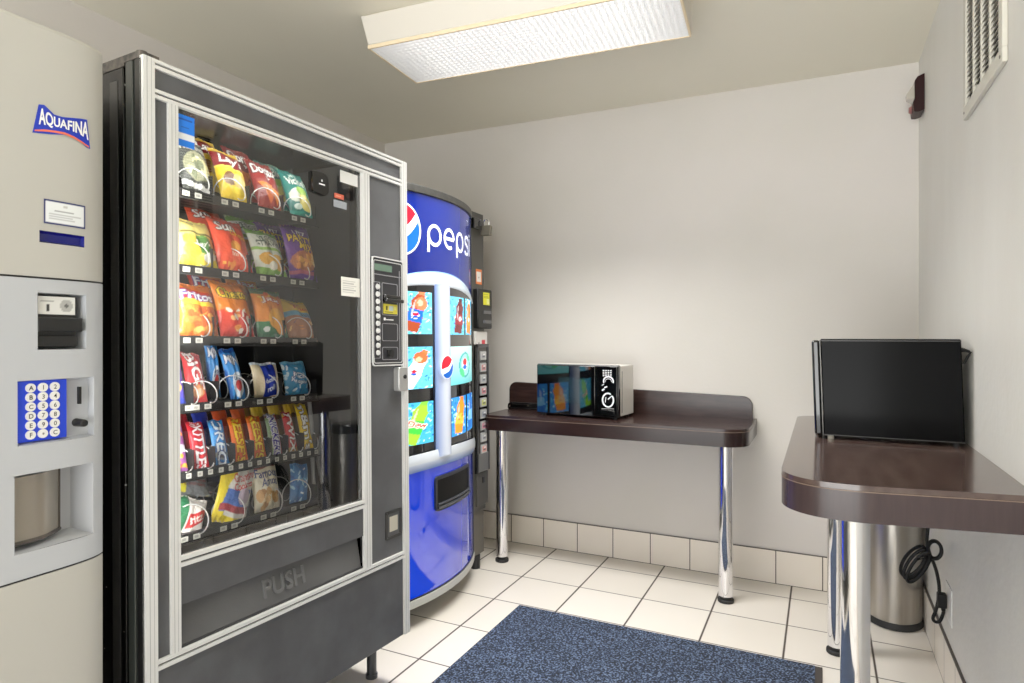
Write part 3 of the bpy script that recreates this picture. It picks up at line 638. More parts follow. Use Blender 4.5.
# row 5: candy bars standing on end
w = ROWS[4]+.006
def bar(bg, txt, tc, oc, extra=None):
    cv = C(bg,.3,24,70)
    if extra: extra(cv)
    if txt: cv.text(txt,-1.25,.43,2.25,.60,tc,oc,1,rot=-90)
    cv.rect(0,.965,1,1,tuple(int(x*.8) for x in bg)); return cv
bars = [
 (bar((150,80,150),'',None,None,lambda c: c.rect(0,.4,1,.56,(220,215,230)).blobs(.1,.05,.9,.38,9,[(246,170,60),(250,215,120),(226,90,60)],.06).blobs(.1,.6,.9,.95,9,[(240,140,60),(90,70,170),(236,190,80)],.05)),'multicoloured candy pack at the far left of the candy row',.050),
 (bar((204,30,44),'SKITTLES',(250,245,245),(150,15,30)),'red candy pack with white vertical letters',.048),
 (bar((52,140,214),'OREO',(235,245,252),(20,70,150),lambda c: c.ell(.5,.24,.42,.13,(150,160,165)).ell(.5,.24,.3,.09,(80,80,85))),'sky blue cookie pack with a dark round cookie, candy row',.046),
 (bar((240,110,30),"REESE'S",(250,215,50),(190,70,20),lambda c: c.ell(.5,.3,.3,.1,(235,170,60))),'first orange peanut butter candy pack, beside the sky blue pack',.046),
 (bar((242,112,26),"REESE'S",(250,220,60),(190,70,20)),'second orange peanut butter candy pack, near the brown-white bar',.048),
 (bar((200,200,190),'SNICKERS',(60,40,150),(240,240,245),lambda c: c.rect(0,0,.2,1,(110,140,90)).rect(0,.9,1,1,(90,60,40)).rect(.85,0,1,1,(180,60,80))),'pale candy bar with blue vertical lettering, candy row',.042),
 (bar((200,30,40),'TWIX',(248,240,236),(130,20,30),lambda c: c.rect(0,.0,1,.12,(190,140,70)).rect(0,.88,1,1,(200,160,70))),'slim red and gold candy bar, candy row',.036),
 (bar((246,206,20),"m&m's",(250,248,240),(80,40,20),lambda c: c.blobs(.1,.05,.9,.3,6,[(250,220,50),(226,180,20)],.07)),'tall bright yellow candy pack at the right end of the candy row',.046)]
for k,(cv,lab,bw) in enumerate(bars):
    bag('candy_bar', SC[4][k], w, -.108, bw, .128 if k < 7 else .150, .020, cv, lab,'candy', lean=20, roll=-5, tex=.5, fold=.1)
for k in (5,6,7):
    for j in range(2):
        cv = bar([(214,180,40),(222,186,44),(236,196,30)][k-5],'',None,None,lambda c: c.rect(0,.0,1,.5,(120,90,40)))
        bag('candy_bar', SC[4][k]-.002, w+.044, -.165-.04*j, .046,.135,.018, cv, ['pair of dull gold wrappers behind the pale candy bar','pair of dull gold wrappers behind the slim red bar','pair of yellow wrappers behind the tall yellow candy pack'][k-5],'candy', lean=18, tex=.5, group='gold wrappers waiting behind the candy bars, lane %s' % ['with the pale bar','with the slim red bar','with the yellow pack'][k-5])
for k,cc,lb in ((1,(150,24,34),'red wrapper behind the red candy pack'),(2,(24,50,160),'deep blue wrapper behind the sky blue pack'),(3,(214,80,30),'orange wrapper behind the first orange candy pack'),(4,(222,90,34),'orange wrapper behind the second orange candy pack')):
    bag('candy_bar', SC[4][k]-.002, w+.030, -.165, .048,.122,.018, bar(cc,'',None,None), lb,'candy', lean=18, tex=.5)
# row 6
w = ROWS[5]+.006
cv = C((40,110,70),1.,40,40); cv.rect(.35,0,1,1,(236,230,222)).poly([(.4,.1),(.95,.4),(.95,.75),(.4,.5)],(206,40,40)).text('ritz',.45,.35,.9,.55,(250,240,230),rot=25)
bag('cracker_pack', .172, w, -.112,.088,.092,.03, cv,'small red, white and green cracker pack in the bottom row','snack pack',lean=14,roll=-24)
cv = C((240,214,30),.62,50,66); cv.poly([(.25,.1),(1,.1),(1,.95),(.55,.9),(.2,.5)],(226,222,216)).poly([(.1,.14),(.75,.2),(.95,.5),(.2,.45)],(70,110,190)).text('Grandma',.28,.62,.98,.74,(206,50,46),rot=20).text('Cookies',.34,.50,.95,.60,(206,50,46),rot=20).rect(.1,.16,.9,.26,(170,50,60)).ell(.72,.4,.18,.12,(200,180,200)); 
bag('cookie_bag', .292, w-.004, -.106,.110,.196,.035, cv,'yellow cookie bag with white and blue panel, bottom row','snack bag',lean=10,roll=-22,fold=.3)
cv = C((236,226,200),.75,56,66); cv.rect(.1,.84,.9,.93,(150,60,50)).text('Famous',.08,.66,.92,.82,(30,50,120),rot=-4).text('Amos',.25,.50,.85,.65,(30,50,120),rot=-4).blobs(.12,.08,.88,.42,14,[(222,170,110),(236,190,130),(196,140,84),(245,215,170)],.1,.75)
bag('cookie_bag', .432, w, -.112,.094,.150,.04, cv,'cream cookie bag with dark blue writing, bottom row','snack bag',lean=8,roll=2)
cv = C((40,120,190),.75,44,50); cv.blobs(0,0,1,1,26,[(180,220,240),(30,90,170),(235,245,250),(90,170,220)],.08,.35)
bag('cereal_bar_pack', .545, w, -.112,.070,.118,.03, cv,'bright blue foil pack at the right of the bottom row','snack pack',lean=10,roll=-12)
cv = C((96,98,100),.9,44,50); cv.poly([(0,.3),(.4,.1),(.4,1),(0,1)],(190,180,30)).text('Grandma',.3,.5,.95,.62,(130,60,50)).text('Cookies',.35,.34,.9,.46,(130,60,50))
bag('cookie_bag', .205, w+.085, -.145,.120,.075,.03, cv,'dull grey and yellow bag lying at the back left of the bottom row','snack bag',lean=30,roll=-12)
cv = C((18,30,90),.9,30,30); cv.blobs(0,0,1,1,10,[(40,90,200),(10,10,20),(120,170,230)],.1)
bag('cookie_pack', .480, w+.040, -.20,.080,.085,.03, cv,'dark blue wrapper curled behind the cream cookie bag','snack pack',lean=20,roll=10)

# ------------------------------------------------------------------ cola machine
HALF,SAG = .41,.098; RP = (HALF**2+SAG**2)/(2*SAG); XC = -.225+SAG-RP; CY = -.81; LEAN = .010
def PD(s,z,off=0.):
    a = s/RP; return V3(XC+(RP+off)*math.cos(a)-LEAN*z, CY+(RP+off)*math.sin(a), z)
SMAX = RP*math.asin(HALF/RP)
cola = empty('soda_vending_machine', (-.65,-.73,0))
tag(cola, 'blue curved-front cola vending machine with lit drink pictures', 'vending machine')
def pk(name, mb, m, parent=None, **k): return mk(name, mb, m, parent or cola, **k)
def leanf(x,y,z): return (x-LEAN*z,y,z)
mb = MB(leanf); mb.box((-1.08,CY-HALF-.005,.06),(-.225-.045,CY+HALF+.15,1.845)); pk('cabinet', mb, mat('cabinet_dark',(44,44,44),.4,noise=(40,(34,34,34),(1,1,1))), bevel=.004)
def curved(name, s0,s1,z0,z1, o0,o1, m, parent=None, ns=40, zf0=None, zf1=None, bev=0.):
    mb = MB(); vs = []
    for i in range(ns+1):
        s = s0+(s1-s0)*i/ns; a = z0 if zf0 is None else zf0(s); b = z1 if zf1 is None else zf1(s)
        vs += [PD(s,a,o0),PD(s,a,o1),PD(s,b,o1),PD(s,b,o0)]
    fs = []
    for i in range(ns):
        for j in range(4): fs.append((i*4+j,i*4+(j+1)%4,(i+1)*4+(j+1)%4,(i+1)*4+j))
    fs += [(3,2,1,0),(ns*4,ns*4+1,ns*4+2,ns*4+3)]
    mb.add(vs, fs); return pk(name, mb, m, parent, bevel=bev)
door = curved('door', -SMAX,SMAX,.10,1.83,-.05,-.004, mat('door_core',(14,16,22),.3))
curved('top_rim', -SMAX-.004,SMAX+.004,1.805,1.838,-.05,.008, mat('rim_dark',(58,57,54),.4,noise=(30,(40,40,38),(1,1,1))), bev=.003)
curved('side_rim', SMAX-.006,SMAX+.004,.11,1.806,-.05,.003, M_blk)
curved('side_rim', -SMAX-.004,-SMAX+.006,.11,1.806,-.05,.003, M_blk)
curved('bottom_rim', -SMAX-.002,SMAX+.002,.088,.122,-.05,.006, mat('rim_pale',(176,178,172),.4), bev=.003)
curved('rim_line', -SMAX,SMAX,.122,.128,-.05,.004, M_blk)
arch = lambda s: 1.487-.54*(s+.03)**2
archl = lambda s: 1.426-.28*(s+.03)**2
# header
nx,ny = 130,60; cv = Cv(nx,ny,(10,30,150),2.6)
t = np.clip(cv.X*.9+.15*cv.Y,0,1)[...,None]; A = np.array(lin((0,10,100))); B_ = np.array(lin((18,50,160))); cv.a = A*(1-t)+B_*t  # lighter towards the right: a reflection painted into the blue
s0,s1 = -SMAX+.006,SMAX-.006
mb,c = grid(cv, lambda a,b: PD(s0+(s1-s0)*a, arch(s0+(s1-s0)*a)*(1-b)+1.805*b, .0)); header = pk('header_panel', mb, P_lit2, cols=c)
M_lit = mat('lit_white',(245,248,255),.3,emis=.5); M_litr = mat('lit_red',(214,16,40),.3,emis=.5); M_litb = mat('lit_blue',(6,90,190),.3,emis=.4)
def ribbon(pts, wd, off, mf=PD):
    mb = MB(); vs = []; n = len(pts)
    for i in range(n):
        p = V3(*pts[i]); a = V3(*pts[max(0,i-1)]); b = V3(*pts[min(n-1,i+1)]); d = b-a; d /= np.linalg.norm(d)+1e-9; q = V3(-d[1],d[0])*wd/2
        vs += [mf(*(p+q),off), mf(*(p-q),off)]
    mb.add(vs, [(2*i,2*i+1,2*i+3,2*i+2) for i in range(n-1)]); return mb
def arcp(cx,cy,rx,ry,a0,a1,n=28): return [(cx+rx*math.cos(math.radians(a0+(a1-a0)*i/n)), cy+ry*math.sin(math.radians(a0+(a1-a0)*i/n))) for i in range(n+1)]
def merge(*ms):
    o_ = MB()
    for m in ms: o_.add(m.v, m.f)
    return o_
bw_ = .0145; zb,zt = 1.600,1.682; zm = (zb+zt)/2; ry = (zt-zb)/2
def letter_p(x0,x1): cx = (x0+x1)/2; rx = (x1-x0)/2; return [arcp(cx,zm,rx,ry,0,360), [(x0,zm+.004),(x0,1.566)]]
L_ = letter_p(-.118,-.033)+[arcp(.041,zm,.042,ry,0,300)+[], [(-.001,zm),(.083,zm)]]+letter_p(.116,.196)
sc_ = [(.296,1.668),(.285,1.679),(.262,1.683),(.240,1.677),(.232,1.664),(.240,1.650),(.264,1.642),(.288,1.634),(.297,1.619),(.288,1.605),(.264,1.599),(.240,1.602),(.228,1.613)]
L_ += [sc_, [(.328,1.682),(.328,1.598)], [(.328,1.704),(.328,1.692)]]
pk('lettering', merge(*[ribbon(q,bw_,.0022) for q in L_]), M_lit, header, smooth=False, label='white lowercase cola brand wordmark')
def globe(parent, cs,cz,r,off,mf=PD,em=True,rs=1.):
    def disk(poly,o_): 
        mb = MB(); vs = [mf(cs+r*rs*x,cz+r*y,o_) for x,y in poly]; mb.add(vs,[tuple(range(len(vs)))]); return mb
    circ = [(math.cos(t),math.sin(t)) for t in np.linspace(0,2*math.pi,49)[:-1]]
    wht,red,blu = (M_lit,M_litr,M_litb)
    def fan(o_,rr):
        mb = MB(); vs = [mf(cs,cz,o_)]; 
        for k in (.5,1.):
            vs += [mf(cs+r*rs*rr*k*x,cz+r*rr*k*y,o_) for x,y in circ]
        n = 48; mb.add(vs,[(0,1+i,1+(i+1)%n) for i in range(n)]+[(1+i,1+n+i,1+n+(i+1)%n,1+(i+1)%n) for i in range(n)]); return mb
    g = pk('globe_emblem', fan(off,1.), wht, parent, smooth=False)
    def strip(a0,a1,fy,nm,m):   # region between the circle and a wave, as columns
        mb = MB(); vs = []; xs = np.linspace(a0,a1,25)
        for x in xs:
            lo,hi = fy(x); vs += [mf(cs+r*rs*x,cz+r*lo,off+.0012), mf(cs+r*rs*x,cz+r*hi,off+.0012)]
        mb.add(vs,[(2*i,2*i+2,2*i+3,2*i+1) for i in range(24)]); pk(nm, mb, m, g, smooth=False)
    R9 = .93; q = lambda x: math.sqrt(max(0,R9*R9-x*x))
    strip(-R9,R9,lambda x:(min(q(x),max(-q(x),-.02+.55*max(x,-.2)**2*1.6+.22*(x))) ,q(x)),'globe_red',red)
    strip(-R9,R9,lambda x:(-q(x),min(q(x),max(-q(x),-.42+.25*x+.75*max(x,0)**2))),'globe_blue',blu)
    return g
globe(header,-.277,1.648,.112,.0022)
# white arch and lower band
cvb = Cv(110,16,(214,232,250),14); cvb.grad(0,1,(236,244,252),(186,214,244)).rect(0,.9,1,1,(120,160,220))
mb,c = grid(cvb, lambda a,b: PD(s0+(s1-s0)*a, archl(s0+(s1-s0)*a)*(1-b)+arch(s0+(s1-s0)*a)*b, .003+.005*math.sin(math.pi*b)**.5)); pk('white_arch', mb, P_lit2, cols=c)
botl = lambda s: .718-.12*(s+.03)**2
mb = MB(); 
cvk = Cv(60,4,(12,14,18),1)
mb,c = grid(cvk, lambda a,b: PD(s0+(s1-s0)*a, botl(s0+(s1-s0)*a)*(1-b)+archl(s0+(s1-s0)*a)*b, .001)); pk('picture_backing', mb, painted('glossy_black_backing',.08,coat=1.), cols=c)
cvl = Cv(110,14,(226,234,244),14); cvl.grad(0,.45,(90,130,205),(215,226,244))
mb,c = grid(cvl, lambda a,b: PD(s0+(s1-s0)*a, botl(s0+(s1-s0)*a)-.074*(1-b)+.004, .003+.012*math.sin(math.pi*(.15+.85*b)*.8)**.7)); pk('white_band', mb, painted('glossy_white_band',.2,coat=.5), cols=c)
# column
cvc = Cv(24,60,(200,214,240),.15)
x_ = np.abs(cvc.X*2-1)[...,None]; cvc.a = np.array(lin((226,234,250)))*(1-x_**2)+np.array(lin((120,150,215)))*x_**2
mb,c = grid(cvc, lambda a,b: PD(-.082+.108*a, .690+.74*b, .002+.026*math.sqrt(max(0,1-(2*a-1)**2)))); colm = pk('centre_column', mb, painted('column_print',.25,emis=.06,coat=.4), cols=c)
globe(colm,-.032,1.073,.052,.031,rs=.90)
# pictures
def water(bg=(90,190,225)):
    cv = Cv(46,50,bg,1.); cv.blobs(0,0,1,1,150,[(150,220,240),(60,160,215),(225,246,252),(110,205,235),(40,130,200),(24,104,180)],.036,.45); return cv
def bottle(cv,cx,cy,rot,body,label,cap,sc=1.,glb=True):
    q = math.radians(rot)
    def T(x,y): x*=sc;y*=sc; return (cx+(x*math.cos(q)-y*math.sin(q))/cv.asp, cy+x*math.sin(q)+y*math.cos(q))
    cv.poly([T(-.13,-.45),(T(.13,-.45)),T(.15,-.1),T(.12,.12),T(.14,.25),T(.07,.40),T(.06,.48),T(-.06,.48),T(-.07,.40),T(-.14,.25),T(-.12,.12),T(-.15,-.1)], body)
    cv.poly([T(-.15,-.22),T(.15,-.22),T(.13,.06),T(-.13,.06)], label)
    cv.poly([T(-.065,.40),T(.065,.40),T(.065,.5),T(-.065,.5)], cap)
    if glb:
        g = T(0,-.08); r = .075*sc; cv.ell(*g,r/cv.asp,r,(245,245,250)); cv.ell(g[0],g[1]+.03*sc,r*.85/cv.asp,r*.45,(214,20,40)); cv.ell(g[0],g[1]-.035*sc,r*.8/cv.asp,r*.4,(10,80,190))
    h = T(-.07,.1); cv.ell(*h,.02/cv.asp,.2*sc,(255,255,255),rot,.35)
pics = []
cv = water(); bottle(cv,.68,.52,-14,(150,60,30),(20,90,200),(200,110,70),1.05); cv.ell(.78,.72,.12,.16,(214,110,70)).ell(.76,.74,.05,.08,(240,170,140)).ell(.2,.06,.2,.1,(236,160,120)); pics.append((cv,-.40,1.216,-.102,1.392))
cv = water(); bottle(cv,.66,.46,-24,(232,236,240),(244,246,250),(210,110,60),1.0); cv.ell(.76,.74,.14,.14,(196,96,50)).ell(.72,.7,.06,.06,(240,180,140)).ell(.2,.05,.22,.1,(236,160,120)); pics.append((cv,-.40,.988,-.101,1.163))
cv = water((60,170,210)); bottle(cv,.66,.5,-18,(150,220,50),(60,190,60),(120,210,60),1.1,False); cv.text('Dew',.50,.40,.86,.54,(214,40,40),(240,250,220),1,rot=-15).ell(.2,.04,.3,.14,(150,230,60)); pics.append((cv,-.40,.757,-.098,.932))
cv = water(); bottle(cv,.30,.48,-6,(96,24,28),(130,30,40),(70,20,20),.98,False); cv.ell(.33,.42,.05,.06,(245,235,235)); cv.rect(.50,0,.56,1,(10,12,16)); bottle(cv,.78,.48,-4,(232,130,50),(240,150,60),(226,226,226),.98,False); cv.ell(.78,.42,.05,.06,(250,245,240)); pics.append((cv,.040,1.214,.360,1.386))
cv = Cv(46,50,(120,200,200),1.); cv.grad(0,1,(90,185,190),(190,232,228)).ell(.52,.5,.26,.34,(60,160,160)).ell(.52,.5,.2,.28,(140,215,210)).ell(.5,.52,.11,.17,(245,248,250)).ell(.5,.58,.09,.10,(214,24,44)).ell(.5,.44,.08,.07,(20,90,190)).ell(.38,.3,.08,.14,(60,190,120),30).ell(.66,.68,.05,.12,(90,210,150),30); pics.append((cv,.040,.986,.375,1.160))
cv = water((40,130,210)); bottle(cv,.28,.5,-8,(236,140,40),(250,180,60),(230,120,40),1.0,False); cv.blobs(.2,.3,.38,.6,6,[(250,220,90),(240,110,40)],.04); cv.rect(.52,0,.58,1,(10,12,16)); bottle(cv,.80,.5,-4,(40,110,200),(120,190,235),(30,80,180),1.,False); pics.append((cv,.044,.755,.375,.930))
for cv,a0,z0,a1,z1 in pics:
    mb,c = grid(cv, lambda a,b: PD(a0+(a1-a0)*a, z0+(z1-z0)*b, .0035)); pk('drink_picture', mb, P_lit, cols=c)
# lower door
cvd = Cv(90,60,(8,40,190),1.5); t = cvd.X[...,None]; cvd.a = np.array(lin((0,60,235)))*(1-t)+np.array(lin((8,44,180)))*t  # brighter left side painted in; unlit panel also gets a faint added glow
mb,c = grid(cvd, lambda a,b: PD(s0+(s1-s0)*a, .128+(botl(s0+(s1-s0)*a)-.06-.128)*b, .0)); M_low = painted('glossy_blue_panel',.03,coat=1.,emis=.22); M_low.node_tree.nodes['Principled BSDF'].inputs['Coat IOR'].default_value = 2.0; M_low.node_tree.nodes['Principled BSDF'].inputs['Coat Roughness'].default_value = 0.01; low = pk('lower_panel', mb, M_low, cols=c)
def pdf(x,y,z): return PD(x,y,z)
mb = MB(pdf); 
mb, _c = grid(Cv(24,6,(8,8,9)), lambda a,b: PD(-.088+.332*a,.461+.138*b,.003)); slot = pk('dispensing_slot', mb, mat('slot_black',(4,4,5),.5,spec=.2))
mb = MB(pdf); P4 = rrect(-.094,.455,.250,.604,.02,8)
P5 = []
for i in range(len(P4)):
    a = V3(*P4[i]); b = V3(*P4[(i+1)%len(P4)]); n = max(1,int(np.linalg.norm(b-a)/.03))
    for j in range(n): P5.append(tuple(a+(b-a)*j/n))
mb.loop(P5,.0,.010,-.014); pk('slot_frame', mb, mat('slot_frame_grey',(40,42,48),.3), slot)
mb = MB(); 
for z,o_ in ((.470,.012),(.485,.010)): mb.tube([PD(s,z,o_) for s in np.linspace(-.08,.24,12)],.006,6)
pk('slot_lip', mb, mat('slot_lip',(90,92,98),.25,metal=.5), slot)
# console
def cb(name, y0,z0,y1,z1,x0,x1,m,parent=None,bev=.003,**k):
    mb = MB(leanf); mb.box((x0,y0,z0),(x1,y1,z1)); return pk(name,mb,m,parent,bevel=bev,**k)
KX = -.24
con = cb('coin_console',-.385,.30,-.235,1.85,-.50,KX,mat('console_dark',(70,69,64),.4))
cb('console_edge',-.392,.10,-.383,1.85,-.30,KX+.004,M_blk)
cb('lower_console',-.375,.07,-.235,.36,-.52,KX-.012,mat('console_brown',(88,84,76),.45))
sx = KX+LEAN*0
def csheet(name,cv,y0,z0,y1,z1,x,mat_=P_print,parent=None):
    mb,c = grid(cv, lambda a,b: (x-LEAN*(z0+(z1-z0)*b), y0+(y1-y0)*a, z0+(z1-z0)*b)); return pk(name,mb,mat_,parent or con,cols=c)
cv = Cv(14,22,(226,120,50)); cv.rect(.12,.16,.88,.84,(228,224,216)).rect(.4,.4,.6,.5,(150,140,130)); csheet('orange_sticker',cv,-.325,1.478,-.262,1.556,KX+.002)
bv = cb('bill_validator',-.352,1.246,-.200,1.452,KX-.01,KX+.030,M_blk,bev=.006)
cv = Cv(20,20,(226,222,40)); cv.lines(.1,.5,.9,.9,3,(110,110,40),.4).rect(.55,.1,.95,.5,(236,236,150)); csheet('yellow_label',cv,-.302,1.37,-.232,1.435,KX+.0315,parent=bv)
mb = MB(leanf); mb.box((KX+.030,-.300,1.275),(KX+.040,-.225,1.29)).box((KX+.030,-.300,1.325),(KX+.036,-.225,1.34)); pk('bill_mouth', mb, mat('mouth_grey',(90,90,92),.3), bv)
cp = cb('coin_panel',-.352,1.045,-.225,1.232,KX-.01,KX+.012,mat('coin_panel_white',(206,204,198),.4))
cv = Cv(24,30,(214,212,206)); cv.rect(.0,.0,1,.42,(150,150,150)).rect(.5,.62,.8,.78,(206,30,50)).rect(.5,.48,.8,.58,(30,30,30)).ell(.25,.68,.05,.04,(40,40,40)).ell(.25,.55,.05,.04,(40,40,40)).ell(.66,.22,.14,.11,(86,90,110)).rect(.62,.12,.7,.3,(210,210,214)); csheet('coin_panel_print',cv,-.348,1.05,-.229,1.228,KX+.0135,parent=cp)
st_ = cb('button_strip',-.352,.50,-.218,1.17,KX-.01,KX+.014,M_blkg,bev=.004)
mb = MB(leanf); mb.box((KX+.012,-.345,.505),(KX+.020,-.340,1.165)).box((KX+.012,-.228,.505),(KX+.020,-.223,1.165)).box((KX+.012,-.345,1.15),(KX+.020,-.223,1.165)); pk('strip_bezel',mb,mat('strip_bezel',(84,84,86),.3,metal=.4),st_)
bc = [(170,170,170),(196,130,130),(170,176,180),(206,120,130),(200,206,110),(150,156,170),(214,130,150),(180,184,190),(226,150,140)]
for i in range(9):
    z = 1.105-.0605*i; cv = Cv(14,12,(196,196,194)); cv.rect(.1,.15,.9,.85,bc[i]).rect(.25,.3,.7,.5,(90,90,100)).rect(.4,.6,.8,.75,(240,240,238))
    mb = MB(leanf); mb.box((KX+.012,-.315,z-.024),(KX+.019,-.250,z+.024)); b_ = pk('selection_button',mb,mat('button_grey',(150,150,150),.3),st_,bevel=.003)
    mb,c = grid(cv, lambda a,b: (KX+.0205-LEAN*z, -.311+.057*a, z-.020+.04*b)); pk('flavour_card',mb,P_print,b_,cols=c)
cb('cup_plate',-.345,.505,-.235,.60,KX+.0,KX+.0195,mat('plate_grey',(96,96,96),.35),st_)
cb('strip_base',-.345,.33,-.228,.50,KX-.01,KX+.012,mat('strip_base',(66,64,60),.45))
cb('keyhole',-.292,.445,-.272,.475,KX+.012,KX+.016,M_blk,bev=0)
cb('lock_hasp',-.372,1.76,-.290,1.815,KX-.005,KX+.022,M_blkg)
for x,y in ((-.27,-.30),(-.27,-1.1),(-.95,-.30),(-.95,-1.1)): pk('foot', MB().cyl((x,y,0),(x,y,.07),.025,16), M_blk)
# padlock on the hasp
pd = empty('padlock', (KX+.045,-.262,1.735)); tag(pd,'silver padlock hanging at the upper right of the blue cola machine','padlock'); 
mb = MB(); mb.f_ = lambda x,z,y: (x,y,z)
px_ = KX-.004
mb.prism(rpoly([(px_-.004,1.732,.004),(px_+.050,1.732,.004),(px_+.054,1.785,.008),(px_-.008,1.785,.008)]),-.282,-.258); mk('lock_body', mb, mat('padlock_steel',(132,126,112),.25,metal=.6), pd, bevel=.003)
mb = MB().tube([(px_+.008,-.27,1.778),(px_+.008,-.27,1.80)]+[(px_+.023+.015*math.cos(math.radians(a)),-.27,1.80+.018*math.sin(math.radians(a))) for a in range(180,-1,-20)]+[(px_+.038,-.27,1.778)],.0045,10); mk('shackle', mb, M_chrome, pd)

# ------------------------------------------------------------------ water machine
aq = empty('water_vending_machine', (-.4,-2.70,0)); tag(aq,'pale grey bottled water vending machine with a blue keypad','vending machine')
XA = .012; YA0,YA1 = -3.05,-2.387
def ax(y):       # front surface
    c = (YA0+YA1)/2; h = (YA1-YA0)/2; t = abs(y-c)/h; return XA-.022*t**12
mb = MB(); mb.box((-.85,YA0,.05),(-.10,YA1-.012,1.80)); mk('cabinet', mb, mat('aq_cabinet',(96,97,96),.4), aq, bevel=.004)
def ashell(name,z0,z1,m,holes=(),dx=0.,bev=0.,crown=False):
    """curved front skin with rectangular recess openings"""
    ys = sorted(set([YA0+(YA1-YA0)*i/60 for i in range(61)]+[h[0] for h in holes]+[h[1] for h in holes]))
    zs = sorted(set([z0+(z1-z0)*i/6 for i in range(7)]+[h[2] for h in holes]+[h[3] for h in holes]))
    mb = MB(); vs = []; n = len(ys)
    for z in zs:
        for y in ys: vs.append((ax(y)+dx, y, z))
    fs = []
    for j in range(len(zs)-1):
        for i in range(n-1):
            ym = (ys[i]+ys[i+1])/2; zm_ = (zs[j]+zs[j+1])/2
            if any(h[0]<ym<h[1] and h[2]<zm_<h[3] for h in holes): continue
            fs.append((j*n+i,j*n+i+1,(j+1)*n+i+1,(j+1)*n+i))
    mb.add(vs, fs)
    # returns at top, bottom and far edge
    for z,rev in ((z0,0),(z1,1)):
        v2 = [(ax(y)+dx,y,z) for y in ys]+[(-.12,y,z) for y in ys]; mb.add(v2,[(i,i+1,n+i+1,n+i) if not rev else (n+i,n+i+1,i+1,i) for i in range(n-1)])
    for y in (YA0,YA1): mb.add([(ax(y)+dx,y,z0),(-.12,y,z0),(-.12,y,z1),(ax(y)+dx,y,z1)],[(0,1,2,3)])
    o_ = mk(name, mb, m, aq, ang=40)
    for y0,y1,a,b,dep,mm,nm in [h for h in holes]:
        r = MB(); X0 = -dep
        r.add([(ax(y0),y0,a),(ax(y1),y1,a),(ax(y1),y1,b),(ax(y0),y0,b),(X0,y0+.003,a+.004),(X0,y1-.003,a+.004),(X0,y1-.003,b-.004),(X0,y0+.003,b-.004)],
              [(4,5,6,7),(0,4,7,3),(1,2,6,5),(0,1,5,4),(3,7,6,2)]); mk(nm, r, mm, o_, smooth=False)
    return o_
up = ashell('upper_shell',1.320,1.795,M_aq,holes=[(-2.520,-2.435,1.386,1.409,.0,mat('display_blue',(14,18,110),.25),'display_window')])
mid = ashell('control_panel',.752,1.316,M_aq2,holes=[(-2.523,-2.431,1.180,1.290,.045,M_aq2,'coin_recess'),(-2.557,-2.413,1.001,1.123,.012,M_aq2,'keypad_recess'),(-2.562,-2.415,.800,.947,.070,mat('bin_grey',(180,182,186),.4),'bottle_bin')],dx=.0)
ashell('lower_shell',.06,.748,M_aq)
for zz in (.75,1.318):
    yy_ = [YA0+.002+(YA1-YA0-.003)*i/60 for i in range(61)]; mk('seam', MB().prism([(ax(y_)-.0025,y_) for y_ in yy_]+[(-.11,YA1-.002),(-.11,YA0+.002)],zz-.003,zz+.003), M_blk, aq)
# top crown
mb = MB(); ys = [YA0+(YA1-YA0)*i/40 for i in range(41)]
vs = []
for k in range(4): 
    q = k/3*math.pi/2; vs += [(ax(y)-.008*(1-math.cos(q)), y, 1.795+.010*math.sin(q)) for y in ys]
vs += [(-.12,y,1.805) for y in ys]
mb.add(vs,[(k*41+i,k*41+i+1,(k+1)*41+i+1,(k+1)*41+i) for k in range(4) for i in range(40)]); mk('top_cap', mb, M_aq, aq)
mb = MB().box((-.40,-2.50,1.80),(-.34,-2.42,1.83)).tube([(-.3,-2.56,1.80),(-.30,-2.55,1.835),(-.31,-2.52,1.845),(-.33,-2.49,1.835),(-.34,-2.46,1.82)],.003,6)
mk('cable_box', mb, M_cord, aq)
AX = lambda y: ax(y)+.0015
# payment unit
pr_ = mk('coin_unit', MB().box((-.040,-2.520,1.184),(.0,-2.444,1.2865)), M_blk, aq, bevel=.003)
cv = Cv(26,16,(222,222,218),1.8); cv.lines(.06,.68,.46,.9,2,(110,110,110),.3).rect(.24,.18,.30,.55,(20,20,20)).ell(.76,.5,.17,.34,(170,170,166)).ell(.76,.5,.05,.1,(90,90,90)); 
mb,c = grid(cv, lambda a,b: (.0015,-2.517+.068*a,1.249+.035*b)); mk('coin_label', mb, P_print, pr_, cols=c)
mk('bill_tray', MB().box((-.01,-2.522,1.215),(.012,-2.440,1.243)).box((-.01,-2.520,1.186),(.006,-2.447,1.208)), M_blk, pr_, bevel=.002)
# key pad
kpad = mk('keypad', MB().box((-.012,-2.5565,1.006),(.004,-2.466,1.1215)), mat('keypad_blue',(16,52,190),.35,emis=.15), aq, bevel=.001)
keys = ['A12','B34','C56','D78','E90','F*C']
for r,row in enumerate(keys):
    for c_,ch in enumerate(row):
        y = -2.532+.0213*c_; z = 1.108-.0178*r
        k_ = mk('key', MB().cyl((.003,y,z),(.0075,y,z),.0086,18), M_white, kpad)
        v,tr,asp_ = text_tris(ch); hgt = .0085 if ch != '*' else .005; wdt = hgt*min(1.2,asp_)
        mb = MB().add([(.0082,y-wdt/2+wdt*a,z-hgt/2+hgt*b) for a,b in v],[tuple(q) for q in tr.tolist()]); mk('key_letter', mb, M_blk, k_, smooth=False)
mk('coin_slot', MB().box((-.005,-2.4415,1.069),(.0035,-2.4375,1.104)), M_blk, aq)
mk('coin_lever', MB().cyl((-.012,-2.440,1.031),(.018,-2.440,1.031),.0085,18,.0075), M_blk, aq, bevel=.001)
